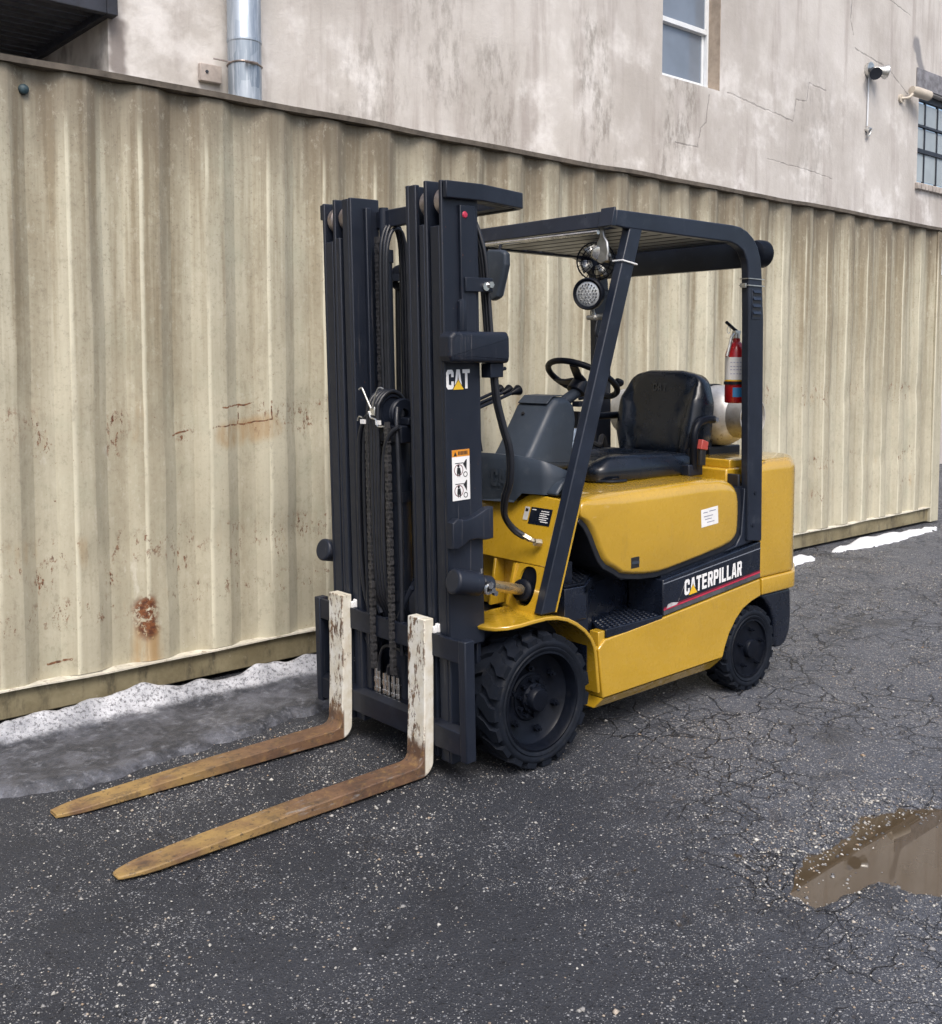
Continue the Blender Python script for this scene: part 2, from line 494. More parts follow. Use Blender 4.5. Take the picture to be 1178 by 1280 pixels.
def vnoise(x, y, seed):
    """smooth value noise on arrays"""
    r = np.random.default_rng(seed); Tb = r.random((256, 256))
    xi, yi = np.floor(x).astype(int), np.floor(y).astype(int)
    fx, fy = x - xi, y - yi
    fx, fy = fx * fx * (3 - 2 * fx), fy * fy * (3 - 2 * fy)
    g = lambda a, b: Tb[a % 256, b % 256]
    return (g(xi, yi) * (1 - fx) + g(xi + 1, yi) * fx) * (1 - fy) + (g(xi, yi + 1) * (1 - fx) + g(xi + 1, yi + 1) * fx) * fy


def poly_sd(x, y, poly):
    """signed distance (inside negative)"""
    d = np.full(x.shape, 1e9); inside = np.zeros(x.shape, bool); n = len(poly)
    for i in range(n):
        (x0, y0), (x1, y1) = poly[i], poly[(i + 1) % n]
        dx, dy = x1 - x0, y1 - y0
        t = np.clip(((x - x0) * dx + (y - y0) * dy) / (dx * dx + dy * dy), 0, 1)
        d = np.minimum(d, np.hypot(x - x0 - t * dx, y - y0 - t * dy))
        c = ((y0 > y) != (y1 > y)) & (x < (x1 - x0) * (y - y0) / (y1 - y0 + 1e-12) + x0)
        inside ^= c
    return np.where(inside, -d, d)


def line_d(x, y, pts):
    d = np.full(x.shape, 1e9)
    for (x0, y0), (x1, y1) in zip(pts, pts[1:]):
        dx, dy = x1 - x0, y1 - y0
        t = np.clip(((x - x0) * dx + (y - y0) * dy) / (dx * dx + dy * dy), 0, 1)
        d = np.minimum(d, np.hypot(x - x0 - t * dx, y - y0 - t * dy))
    return d


CRACKS = [[(0.12, 1.78), (0.22, 1.86), (0.30, 1.98), (0.46, 2.06), (0.62, 2.22)], [(0.3, 1.98), (0.40, 1.90), (0.60, 1.92)],
          [(0.02, 1.44), (-0.02, 1.32), (-0.16, 1.18), (-0.2, 1.02)], [(0.10, 1.34), (0.30, 1.30), (0.48, 1.20), (0.7, 1.22)],
          [(-0.36, 1.30), (-0.6, 1.24), (-0.82, 1.08), (-1.1, 1.05), (-1.5, 0.9)], [(-0.82, 1.08), (-0.78, 0.95), (-0.95, 0.8)],
          [(-0.72, 1.60), (-0.95, 1.42), (-1.2, 1.40), (-1.5, 1.2)], [(0.3, 1.30), (0.36, 1.48), (0.52, 1.60)]]


def ground_h(x, y):
    h = (vnoise(x * 0.9, y * 0.9, 3) - 0.5) * 0.012 + (vnoise(x * 3.1, y * 3.1, 4) - 0.5) * 0.006
    h += (vnoise(x * 11, y * 11, 5) - 0.5) * 0.0035 + (vnoise(x * 31, y * 31, 6) - 0.5) * 0.0025
    calm = np.clip(1 - np.minimum(np.hypot(x, y - 0.43), np.hypot(x + 1.43, y - 0.40)) / 0.5, 0, 1)
    h = h * (1 - 0.8 * calm) - 0.004 * (1 - calm)
    sd = poly_sd(x, y, PUD) + (vnoise(x * 9, y * 9, 7) - 0.5) * 0.05 + (vnoise(x * 26, y * 26, 8) - 0.5) * 0.025
    hole = np.clip((0.035 - sd) / 0.07, 0, 1)
    hole = hole * hole * (3 - 2 * hole)
    h -= hole * 0.040
    edge = np.exp(-((sd - 0.0) / 0.07) ** 2) * np.clip((0.9 - x * 0.3 - (y - 1.45) * 1.6), 0.25, 1)
    h += edge * ((vnoise(x * 27, y * 27, 13) - 0.45) * 0.016 + (vnoise(x * 50, y * 50, 14) - 0.5) * 0.008)
    for rv in RIVU:
        d = line_d(x, y, rv) + (vnoise(x * 14, y * 14, 9) - 0.5) * 0.05
        h -= 0.0105 * np.clip((0.022 - d) / 0.02, 0, 1)
    for ck in CRACKS:
        d = line_d(x, y, ck) + (vnoise(x * 16, y * 16, 11) - 0.5) * 0.05 + (vnoise(x * 45, y * 45, 12) - 0.5) * 0.02
        h -= 0.014 * np.clip((0.007 - np.abs(d)) / 0.007, 0, 1)
    return h


def axis_pts(lo, hi, dense_lo, dense_hi, step):
    a = list(np.arange(dense_lo, dense_hi, step))
    s, p = step, dense_hi
    while p < hi: a.append(p); s *= 1.16; p += s
    a.append(hi)
    s, p = step * 1.16, dense_lo - step * 1.16
    while p > lo: a.insert(0, p); s *= 1.16; p -= s
    a.insert(0, lo)
    return np.array(a)


def asphalt_material():
    g = G("asphalt")
    big = g.noise(0.7, 4, 0.6)
    base = g.mix(big.ss(0.3, 0.7), (0.025, 0.0275, 0.034), (0.040, 0.043, 0.052))
    med = g.noise(6, 6, 0.7)
    base = g.mix(med.ss(0.45, 0.75) * 0.5, base, (0.028, 0.029, 0.034))
    # paler, stonier old surface to the right and behind the truck, dark fresher binder to the left
    wp = g.split(g.warp(0.5, 1.4))
    old = (wp[1] * 0.55 - wp[0]).ss(0.15, 1.35)
    base = g.mix(old * 0.55, base, (0.112, 0.122, 0.148))
    fines = g.noise(170, 3, 0.7).ss(0.50, 0.75)
    base = g.mix(fines * 0.40, base, (0.085, 0.09, 0.105))
    # stones showing through the binder
    v1, v1c = g.voro(95, out="both")
    r1 = g.split(v1c)
    dens = g.noise(2.6, 4, 0.65).ss(0.42, 0.66) * 0.28 + old * 0.26 + 0.035
    st = (dens - r1[0]).ss(0.0, 0.02) * v1.ss(0.42, 0.30)
    sc = g.ramp(r1[1], [(0.0, (0.16, 0.17, 0.19)), (0.45, (0.33, 0.335, 0.345)), (0.75, (0.55, 0.54, 0.52)), (0.96, (0.36, 0.28, 0.20))])
    base = g.mix(st * 0.85, base, sc)
    v2, v2c = g.voro(230, out="both"); r2 = g.split(v2c)
    st2 = ((dens + 0.06) - r2[0]).ss(0.0, 0.02) * v2.ss(0.45, 0.30)
    base = g.mix(st2 * 0.75, base, g.ramp(r2[1], [(0.0, (0.17, 0.175, 0.19)), (0.6, (0.36, 0.36, 0.37)), (1.0, (0.58, 0.57, 0.54))]))
    # alligator cracks in the broken part
    cv = g.warp(0.16, 4)
    zone = (g.noise(1.1, 3).ss(0.36, 0.53) * old.ss(0.15, 0.55)).clamp()
    wob = (g.noise(16, 4, 0.7) - 0.5) * 0.09
    cr = (g.voro(5.2, 'DISTANCE_TO_EDGE', vec=cv) + wob).ss(0.030, 0.004)
    cr2 = (g.voro(13, 'DISTANCE_TO_EDGE', vec=cv) + wob * 1.2).ss(0.050, 0.008) * g.noise(3.1, 3).ss(0.44, 0.56)
    crm = cr.max(cr2 * 0.8) * zone * g.noise(7, 3).ss(0.30, 0.46)
    base = g.mix(crm * 0.80, base, (0.014, 0.014, 0.017))
    # old oil, damp and tyre-swept patches
    oil = g.noise(1.9, 5, 0.6, vec=g.map((1.0, 1.0, 1), (3, 8, 0))).ss(0.54, 0.68)
    base = g.mix(oil * 0.55, base, (0.020, 0.021, 0.026))
    pits = g.noise(48, 4, 0.8).ss(0.61, 0.68)
    base = g.mix(pits * 0.7, base, (0.010, 0.010, 0.013))
    # silt of the puddle edge
    wet = g.z.ss(-0.012, -0.024)
    base = g.mix(wet * 0.8, base, (0.075, 0.058, 0.042))
    rough = g.noise(40, 4).ss(0.2, 0.8) * 0.25 + 0.56 - wet * 0.35 - old * 0.14 - oil * 0.10
    g.set(col=base, rough=rough, spec=0.35)
    hgt = g.noise(130, 4, 0.75) * 0.5 + v1.ss(0.5, 0.1) * 0.35 - crm * 2.2 + v2.ss(0.5, 0.1) * 0.2 - pits * 0.9
    g.bump(hgt, 0.9, 0.007)
    return g.mat


xs = axis_pts(-80, 60, -5.2, 2.5, 0.022)
ys = axis_pts(-60, 80, -1.35, 2.75, 0.016)
XX, YY = np.meshgrid(xs, ys, indexing='ij')
HH = ground_h(XX, YY)
far = np.clip((np.hypot(XX + 1, YY - 0.8) - 7) / 6, 0, 1)
HH = HH * (1 - far)
nx, ny = len(xs), len(ys)
gme = bpy.data.meshes.new("asphalt_yard")
vv = np.stack([XX, YY, HH], -1).reshape(-1, 3)
ii = (np.arange(nx - 1)[:, None] * ny + np.arange(ny - 1)[None, :]).reshape(-1)
quads = np.stack([ii, ii + ny, ii + ny + 1, ii + 1], -1)
gme.vertices.add(len(vv)); gme.vertices.foreach_set("co", vv.ravel())
gme.loops.add(quads.size); gme.loops.foreach_set("vertex_index", quads.ravel().astype(np.int32))
gme.polygons.add(len(quads)); gme.polygons.foreach_set("loop_start", np.arange(0, quads.size, 4, dtype=np.int32))
gme.update(calc_edges=True); gme.validate()
gme.polygons.foreach_set("use_smooth", np.ones(len(quads), bool))
gme.materials.append(asphalt_material())
ground = bpy.data.objects.new("asphalt_yard", gme); col.objects.link(ground)
ground["kind"] = "structure"; ground["label"] = "dark cracked asphalt yard strewn with small pale stones"

# muddy water standing in the pothole
def water_material():
    g = G("muddy_water")
    c = g.mix(g.noise(5, 4).ss(0.3, 0.7), (0.074, 0.054, 0.033), (0.084, 0.062, 0.039))
    g.set(col=c, rough=0.01, spec=1.0, ior=1.4, coat=0.0)
    return g.mat
wb = B(); wb.prism([(-1.5, 1.2), (0.35, 1.2), (0.35, 2.6), (-1.5, 2.6)], -0.034, -0.0185, 'Z')
water = wb.build("puddle", water_material())
water["kind"] = "structure"; water["label"] = "muddy brown puddle filling a pothole in the asphalt"

# loose stones lying on the asphalt
def stones_mesh(name, pts, sizes, seed):
    r = np.random.default_rng(seed)
    base = np.array([(1, 0, 0), (-1, 0, 0), (0, 1, 0), (0, -1, 0), (0, 0, 1), (0, 0, -1)], float)
    tri = np.array([(0, 2, 4), (2, 1, 4), (1, 3, 4), (3, 0, 4), (2, 0, 5), (1, 2, 5), (3, 1, 5), (0, 3, 5)])
    n = len(pts)
    V = base[None] * r.uniform(0.6, 1.25, (n, 6, 1)) + r.normal(0, 0.12, (n, 6, 3))
    a = r.uniform(0, 2 * np.pi, n); ca, sa = np.cos(a), np.sin(a)
    V[..., 2] *= 0.6
    x = V[..., 0] * ca[:, None] - V[..., 1] * sa[:, None]; y = V[..., 0] * sa[:, None] + V[..., 1] * ca[:, None]
    V = np.stack([x, y, V[..., 2]], -1) * sizes[:, None, None] + pts[:, None, :]
    F = (tri[None] + (np.arange(n) * 6)[:, None, None]).reshape(-1, 3)
    me = bpy.data.meshes.new(name)
    me.vertices.add(n * 6); me.vertices.foreach_set("co", V.ravel())
    me.loops.add(F.size); me.loops.foreach_set("vertex_index", F.ravel().astype(np.int32))
    me.polygons.add(len(F)); me.polygons.foreach_set("loop_start", np.arange(0, F.size, 3, dtype=np.int32))
    me.update(calc_edges=True); me.validate()
    return me


def gravel_material():
    g = G("gravel")
    geo = g.nt.nodes.new("ShaderNodeNewGeometry")
    rnd = S(g, geo.outputs["Random Per Island"])
    c = g.ramp(rnd, [(0.0, (0.05, 0.053, 0.06)), (0.30, (0.14, 0.145, 0.16)), (0.55, (0.28, 0.275, 0.27)), (0.78, (0.46, 0.44, 0.40)), (0.90, (0.62, 0.60, 0.55)), (0.96, (0.34, 0.25, 0.17))])
    c = g.mix(g.noise(300, 2).ss(0.4, 0.7) * 0.4, c, (0.16, 0.15, 0.14))
    g.set(col=c, rough=0.75)
    return g.mat


N = 260000
px_, py_ = rng.uniform(-5.5, 2.4, N), rng.uniform(-1.2, 2.7, N)
old = np.clip(((py_ * 0.55 - px_) - 0.15 + (vnoise(px_ * 1.4, py_ * 1.4, 21) - 0.5)) / 1.2, 0, 1)
cl = np.clip((vnoise(px_ * 2.3, py_ * 2.3, 22) * 0.6 + vnoise(px_ * 7, py_ * 7, 23) * 0.4 - 0.36) / 0.35, 0, 1)
near_p = np.exp(-np.abs(poly_sd(px_, py_, PUD)) / 0.16)
dens = 0.012 + 0.34 * cl ** 2.2 + 0.20 * old * cl + 0.35 * near_p * (0.3 + 0.7 * old)
keep = rng.random(N) < dens
under = (np.abs(py_) < 0.5) & (px_ < 0.3) & (px_ > -2.0)
keep &= ~(under & (rng.random(N) < 0.6))
px_, py_ = px_[keep], py_[keep]
sz = np.clip(rng.lognormal(math.log(0.0028), 0.42, len(px_)), 0.0016, 0.0105)
ne = 5200
ex_, ey_ = rng.uniform(-0.9, 0.25, ne), rng.uniform(1.35, 2.1, ne)
esd = poly_sd(ex_, ey_, PUD)
ek = rng.random(ne) < np.exp(-(np.abs(esd - 0.03) / 0.09) ** 1.5) * np.clip(1.35 - (ey_ - 1.45) * 3.8, 0.03, 1)
ex_, ey_ = ex_[ek], ey_[ek]
esz = np.clip(rng.lognormal(math.log(0.0046), 0.35, len(ex_)), 0.003, 0.010)
nb = 170
bx_, by_ = rng.uniform(-1.5, 2.3, nb), rng.uniform(0.2, 2.6, nb)
bsz = np.clip(rng.lognormal(math.log(0.0075), 0.3, nb), 0.005, 0.015)
px_, py_, sz = np.concatenate([px_, ex_, bx_]), np.concatenate([py_, ey_, by_]), np.concatenate([sz, esz, bsz])
pz_ = ground_h(px_, py_) + sz * 0.25
pz_[-(nb + len(ex_)):-nb] = np.maximum(pz_[-(nb + len(ex_)):-nb], -0.0185 + 0.0002)
gme2 = stones_mesh("gravel", np.stack([px_, py_, pz_], -1), sz, 5)
gme2.materials.append(gravel_material())
grav = bpy.data.objects.new("gravel", gme2); col.objects.link(grav)
grav["kind"] = "stuff"; grav["label"] = "small pale loose stones scattered over the asphalt"

# ------------------------------------------------------------------ old snow
def snow_material(dirty):
    g = G("dirty_snow" if dirty else "clean_snow")
    if dirty:
        white = g.mix(g.noise(9, 5).ss(0.3, 0.7), (0.30, 0.31, 0.34), (0.58, 0.59, 0.63))
        wv = g.split(g.warp(0.04, 9))
        crest = (wv[2] + g.noise(28, 4, 0.7) * 0.03 - 0.015).ss(0.036, 0.062)
        n1 = g.noise(7, 6, 0.72, vec=g.warp(0.12, 5)); n2 = g.noise(24, 6, 0.75)
        slush = g.mix(n1.ss(0.40, 0.66), (0.030, 0.033, 0.042), (0.120, 0.126, 0.150))
        slush = g.mix(n2.ss(0.52, 0.66) * 0.7, slush, (0.21, 0.22, 0.25))
        slush = g.mix(n2.ss(0.44, 0.36) * 0.6, slush, (0.022, 0.024, 0.030))
        c = g.mix(crest, slush, white)
        sp = g.noise(60, 5, 0.78).ss(0.50, 0.60)
        c = g.mix(sp * 0.8, c, (0.07, 0.07, 0.08))
        sp2 = g.voro(120).ss(0.22, 0.12) * g.noise(11, 3).ss(0.42, 0.6)
        c = g.mix(sp2 * 0.8, c, (0.05, 0.05, 0.055))
        g.set(col=c, rough=n2 * 0.4 + 0.22, spec=0.5)
        g.bump(n2 * 0.6 + g.noise(70, 5, 0.75) * 0.5, 0.7, 0.014)
    else:
        c = g.mix(g.noise(14, 5, 0.7).ss(0.5, 0.75) * 0.4, (0.70, 0.72, 0.76), (0.42, 0.44, 0.48))
        g.set(col=c, rough=0.6)
        g.bump(g.noise(35, 4), 0.4, 0.008)
    return g.mat


def snow_patch(name, poly, hfun, step, material, label):
    a = np.array(poly); x0, y0 = a.min(0) - 0.05; x1, y1 = a.max(0) + 0.05
    gx, gy = np.arange(x0, x1, step), np.arange(y0, y1, step)
    X, Y = np.meshgrid(gx, gy, indexing='ij')
    sd = poly_sd(X, Y, poly) + (vnoise(X * 6, Y * 6, 31) - 0.5) * 0.06 + (vnoise(X * 19, Y * 19, 32) - 0.5) * 0.03
    edge = np.clip(-sd / 0.05, -0.6, 1)
    H = ground_h(X, Y) + np.where(edge > 0, np.sqrt(np.maximum(edge, 0)), edge) * hfun(X, Y)
    n0, n1 = len(gx), len(gy)
    ok = edge.reshape(-1) > -0.55
    fs = []
    for i in range(n0 - 1):
        for j in range(n1 - 1):
            q = (i * n1 + j, (i + 1) * n1 + j, (i + 1) * n1 + j + 1, i * n1 + j + 1)
            if ok[q[0]] and ok[q[1]] and ok[q[2]] and ok[q[3]]: fs.append(q)
    b = B(); b.v = [Vector(p) for p in np.stack([X, Y, H], -1).reshape(-1, 3)]; b.f = fs
    o = b.build(name, material, smooth=180)
    bm = bmesh.new(); bm.from_mesh(o.data)
    bmesh.ops.delete(bm, geom=[v for v in bm.verts if not v.link_faces], context='VERTS')
    if sum(f.normal.z for f in bm.faces) < 0: bmesh.ops.reverse_faces(bm, faces=bm.faces)
    bm.to_mesh(o.data); bm.free()
    o["kind"] = "stuff"; o["label"] = label
    return o


def bank_h(X, Y):
    ridge_y = -1.125 + 0.075 * np.clip((X - 0.85) / 0.5, 0, 1) + 0.045 * np.sin(X * 3.1 + 0.6) + 0.05 * (vnoise(X * 2.3, X * 0, 46) - 0.5) + 0.10 * np.clip(0.2 - X, 0, 1)
    top = 0.012 + 0.080 * vnoise(X * 2.9, X * 0 + 3, 41) ** 1.3 + 0.03 * vnoise(X * 9, Y * 4, 42)
    r = np.exp(-(np.abs(Y - ridge_y) / np.where(Y > ridge_y, 0.062, 0.040)) ** 2.2)
    return 0.010 + 0.016 * vnoise(X * 5, Y * 7, 43) + 0.010 * vnoise(X * 16, Y * 16, 44) + top * r * (0.8 + 0.4 * vnoise(X * 11, Y * 11, 45)) + 0.012 * vnoise(X * 3.2, Y * 4.5, 47)


snow_patch("snow", [(3.2, -0.60), (3.2, -1.18), (1.6, -1.14), (1.30, -1.13), (1.07, -1.18), (0.69, -1.20), (0.47, -1.24), (0.23, -1.19), (-0.05, -1.15), (-0.30, -1.10), (-0.35, -0.85), (0.05, -0.66),
                    (0.22, -0.64), (0.72, -0.54), (1.17, -0.49), (1.43, -0.465), (1.7, -0.57), (2.4, -0.55)], bank_h, 0.013, snow_material(True),
           "dirty snow bank and grey slush along the container, beside the forks")
clean = snow_material(False)
snow_patch("snow", [(-4.0, -1.00), (-4.25, -1.02), (-4.66, -1.07), (-4.78, -1.16), (-4.5, -1.19), (-4.0, -1.16)], lambda X, Y: 0.022 + 0.03 * vnoise(X * 9, Y * 9, 51), 0.02, clean,
           "small lump of white snow just behind the counterweight")
snow_patch("snow", [(-5.0, -1.14), (-5.35, -1.09), (-5.8, -1.05), (-6.3, -1.06), (-6.85, -1.10), (-7.1, -1.19), (-6.6, -1.20), (-6.1, -1.25), (-5.5, -1.24)], lambda X, Y: 0.025 + 0.035 * vnoise(X * 7, Y * 7, 52), 0.025, clean,
           "long strip of white snow at the foot of the container, far right")

# ------------------------------------------------------------------ shipping container
CY = -1.34           # plane of the outer faces of the ribs
CX0, CX1 = -7.40, 4.79
def container_paint(name="container_paint"):
    g = G(name, world=True)
    base = g.mix(g.noise(1.3, 4).ss(0.3, 0.7), (0.435, 0.405, 0.308), (0.53, 0.498, 0.385))
    base = g.mix(g.noise(4.5, 5, 0.65).ss(0.48, 0.74) * 0.40, base, (0.40, 0.41, 0.31))
    # dirt washed down from the roof in upright streaks
    st = g.noise(6.5, 5, 0.62, vec=g.map((1, 1, 0.045)))
    st2 = g.noise(22, 4, 0.6, vec=g.map((1, 1, 0.03)))
    topf = g.z.ss(0.7, 2.85)
    dirt = (st.ss(0.40, 0.62) * 0.85 + st2.ss(0.46, 0.66) * 0.55) * (topf * 0.80 + 0.34)
    dirt = (dirt * (g.noise(30, 5, 0.7) * 0.9 + 0.5)).clamp()
    base = g.mix(dirt * 0.85, base, (0.235, 0.190, 0.120))
    band = (g.z + st * 0.5).ss(2.55, 3.15)
    base = g.mix(band * 0.75, base, (0.13, 0.105, 0.075))
    speck = g.noise(60, 5, 0.8).ss(0.55, 0.66) * (topf * 0.6 + 0.35)
    base = g.mix(speck * 0.6, base, (0.16, 0.13, 0.10))
    # paler line along the outer bend of each rib, darker band on its inward slope
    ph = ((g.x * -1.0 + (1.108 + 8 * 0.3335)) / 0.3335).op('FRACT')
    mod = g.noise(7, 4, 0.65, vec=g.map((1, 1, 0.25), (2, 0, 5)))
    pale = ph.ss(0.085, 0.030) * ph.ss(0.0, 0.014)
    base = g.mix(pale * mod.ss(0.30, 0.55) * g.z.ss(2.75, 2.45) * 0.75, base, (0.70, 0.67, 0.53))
    rib_dark = ph.ss(0.255, 0.285) * ph.ss(0.52, 0.33)
    base = g.mix(rib_dark * mod.ss(0.62, 0.34) * (topf * 0.6 + 0.30) * 0.6, base, (0.22, 0.19, 0.145))
    grain = g.noise(26, 6, 0.8, vec=g.map((1, 1, 0.6)))
    base = g.mix(grain.ss(0.52, 0.66) * 0.38, base, (0.24, 0.215, 0.16))
    base = g.mix(grain.ss(0.46, 0.34) * 0.30, base, (0.58, 0.56, 0.46))
    # scraped and bleached spots
    base = g.mix(g.noise(12, 6, 0.7, vec=g.map((1, 1, 0.35))).ss(0.63, 0.74) * 0.5, base, (0.62, 0.60, 0.52))
    # rust: small scuffs in a few rows along the wall, where loads have rubbed
    wx, wy, wz = g.split(g.warp(0.05, 7))
    rows = g.seg(wx, wz, (4.7, 1.30), (-7, 1.30), 0.13).max(g.seg(wx, wz, (4.7, 0.72), (-7, 0.72), 0.10)).max(g.seg(wx, wz, (4.7, 0.45), (-7, 0.45), 0.08))
    scuff = g.noise(30, 6, 0.8, vec=g.map((1, 1, 0.55))).ss(0.565, 0.615) * g.noise(2.7, 3, vec=g.map((1, 1, 0.4), (4, 0, 0))).ss(0.44, 0.54)
    spots = None
    for (sx_, sz_, sr_) in ((1.26, 1.29, 0.07), (1.22, 1.20, 0.06), (0.885, 1.29, 0.07), (0.90, 1.18, 0.04), (0.555, 1.25, 0.06), (-0.10, 1.29, 0.09), (0.17, 1.32, 0.09), (1.24, 0.62, 0.07), (0.93, 0.60, 0.05), (0.59, 0.62, 0.06), (0.30, 0.60, 0.05), (0.05, 0.62, 0.06), (1.17, 0.43, 0.05), (-0.10, 0.72, 0.07)):
        q = g.seg(wx, wz, (sx_, sz_ + 0.02), (sx_ + 0.001, sz_ - 0.02), sr_)
        spots = q if spots is None else spots.max(q)
    hard = g.noise(34, 6, 0.8, vec=g.map((1.3, 1, 0.5), (1, 3, 0))).ss(0.545, 0.60)
    sm = (scuff * rows * 0.8).max(spots * hard)
    loose = g.noise(42, 4, 0.8).ss(0.67, 0.71)
    blotch = g.seg(wx, wz, (0.778, 0.42), (0.772, 0.32), 0.075) * g.noise(26, 5, 0.75).ss(0.40, 0.50)
    lines = g.seg(wx, wz, (0.415, 1.254), (0.085, 1.284), 0.0055).max(g.seg(wx, wz, (0.365, 1.353), (0.18, 1.378), 0.005)).max(g.seg(wx, wz, (0.085, 1.284), (0.09, 1.385), 0.005)).max(g.seg(wx, wz, (0.265, 1.27), (0.265, 1.365), 0.0045)).max(g.seg(wx, wz, (0.61, 1.235), (0.54, 1.242), 0.005))
    lines = lines.max(g.seg(wx, wz, (1.23, 0.228), (1.13, 0.240), 0.009)) * g.noise(40, 3).ss(0.38, 0.50)
    stain = (g.seg(wx, wz, (0.775, 0.29), (0.77, 0.17), 0.085) * 0.75).max(g.seg(wx, wz, (0.33, 1.22), (0.10, 1.25), 0.09) * 0.6).max(rows * g.noise(9, 4, vec=g.map((1, 1, 0.2))).ss(0.58, 0.74) * 0.30)
    base = g.mix(stain * g.noise(18, 4, vec=g.map((1, 1, 0.2))).ss(0.25, 0.6), base, (0.36, 0.22, 0.09))
    rust = g.mix(g.noise(60, 4).ss(0.35, 0.65), (0.085, 0.032, 0.018), (0.20, 0.075, 0.030))
    base = g.mix(sm.max(loose * 0.8).max(blotch).max(lines * 0.95), base, rust)
    g.set(col=base, rough=g.noise(20, 4) * 0.25 + 0.42, spec=0.35)
    g.bump(g.noise(14, 4) * 0.6 + g.noise(90, 3) * 0.15, 0.16, 0.01)
    return g.mat
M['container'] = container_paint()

def rail_paint():
    g = G("container_bottom_rail")
    c = g.mix(g.noise(3.5, 5, 0.7).ss(0.3, 0.7), (0.150, 0.125, 0.070), (0.27, 0.235, 0.145))
    c = g.mix(g.noise(10, 6, 0.7, vec=g.map((1, 1, 0.3))).ss(0.50, 0.68) * 0.8, c, (0.055, 0.047, 0.032))
    c = g.mix(g.noise(26, 5, 0.75).ss(0.60, 0.70) * 0.6, c, (0.33, 0.30, 0.22))
    g.set(col=c, rough=0.75)
    g.bump(g.noise(30, 5, 0.7), 0.3, 0.006)
    return g.mat

ctn = thing("shipping_container", "long beige corrugated steel container with rust scuffs, behind the forklift", "container", ((CX0 + CX1) / 2, CY - 1.2, 0))
# corrugated side: trapezoid ribs at 0.333 m, soft bends, slightly dented
PITCH_C, DEPTH = 0.3335, 0.034
prof = []
k = -4
x = 1.10 + 0.243 + 11 * PITCH_C
while x > CX0 + 0.16:
    for dx, d in ((0.0, 0), (-0.006, 0.001), (-0.074, DEPTH - 0.001), (-0.080, DEPTH), (-0.166, DEPTH), (-0.172, DEPTH - 0.001), (-0.240, 0.001), (-0.246, 0)):
        if x + dx > CX0 + 0.12 and x + dx < CX1 - 0.12: prof.append((x + dx, CY - DEPTH + 0.0 + (DEPTH - d)))
    x -= PITCH_C
zs = np.concatenate([[0.16, 0.19], np.linspace(0.24, 2.80, 52), [2.842]])
pv, pf = [], []
pa = np.array(prof)
for z in zs:
    dent = (vnoise(pa[:, 0] * 1.7, np.full(len(pa), z * 2.0), 61) - 0.5) * 0.012 + (vnoise(pa[:, 0] * 6, np.full(len(pa), z * 5.0), 62) - 0.5) * 0.007
    band = np.exp(-((z - 1.30) / 0.10) ** 2) * (vnoise(pa[:, 0] * 8, np.full(len(pa), 3.0), 63) - 0.62) * 0.022
    band += np.exp(-((z - 0.70) / 0.08) ** 2) * (vnoise(pa[:, 0] * 9, np.full(len(pa), 5.0), 64) - 0.62) * 0.018
    wob = (vnoise(pa[:, 0] * 3, np.full(len(pa), z * 3.0), 65) - 0.5) * 0.008
    for (x, y), dd, w_ in zip(prof, dent + band, wob): pv.append(Vector((x + w_, y + dd, z)))
n_ = len(prof)
for i in range(len(zs) - 1):
    for j in range(n_ - 1): pf.append((i * n_ + j, i * n_ + j + 1, (i + 1) * n_ + j + 1, (i + 1) * n_ + j))
b = B(); b.v, b.f = pv, pf
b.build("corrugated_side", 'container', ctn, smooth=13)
# lip under the roof, slightly wavy
b = B(); L = np.arange(CX0, CX1 + 0.01, 0.11); vs, fs = [], []
for x in L:
    dz = (float(vnoise(np.array([x * 2.2]), np.array([1.0]), 66)[0]) - 0.5) * 0.012
    dy = (float(vnoise(np.array([x * 3.1]), np.array([7.0]), 67)[0]) - 0.5) * 0.012
    vs += [(x, CY - 0.10, 2.838 + dz), (x, CY + 0.022 + dy, 2.842 + dz), (x, CY + 0.026 + dy, 2.868 + dz), (x, CY - 0.10, 2.878 + dz)]
for i in range(len(L) - 1):
    for j in range(4): fs.append((4 * i + j, 4 * i + (j + 1) % 4, 4 * i + 4 + (j + 1) % 4, 4 * i + 4 + j))
fs += [(0, 1, 2, 3), tuple(4 * (len(L) - 1) + j for j in (3, 2, 1, 0))]
b.add(vs, fs).build("roof_lip", simple("lip_paint", (0.13, 0.110, 0.088), 0.6, var=0.3, scale=12, bump=0.3, bscale=60, grime=(0.06, 0.045, 0.035), gamt=0.7), ctn)
# white lower lip of the panel and the bottom rail below it
b = B(); vs, fs = [], []
for x in L:
    dz = (float(vnoise(np.array([x * 3.0]), np.array([2.0]), 68)[0]) - 0.5) * 0.012
    dy = (float(vnoise(np.array([x * 4.1]), np.array([4.0]), 69)[0]) - 0.5) * 0.014
    vs += [(x, CY - 0.08, 0.151 + dz), (x, CY + 0.008 + dy, 0.150 + dz), (x, CY + 0.008 + dy, 0.158 + dz), (x, CY - 0.08, 0.166)]
fs = []
for i in range(len(L) - 1):
    for j in range(4): fs.append((4 * i + j, 4 * i + (j + 1) % 4, 4 * i + 4 + (j + 1) % 4, 4 * i + 4 + j))
fs += [(0, 1, 2, 3), tuple(4 * (len(L) - 1) + j for j in (3, 2, 1, 0))]
b.add(vs, fs).build("panel_edge", simple("edge_paint", (0.60, 0.57, 0.48), 0.6, var=0.2, scale=12, grime=(0.18, 0.12, 0.07), gamt=0.8), ctn)
B().box(CX0 + 0.10, CX1 - 0.10, CY - 0.16, CY - 0.018, 0.022, 0.148).build("bottom_rail", rail_paint(), ctn, bevel=0.006)
for x in (CX0, CX1 - 0.17):
    B().box(x, x + 0.17, CY - 0.15, CY + 0.012, 0.012, 2.836).build("corner_post", 'container', ctn, bevel=0.008)
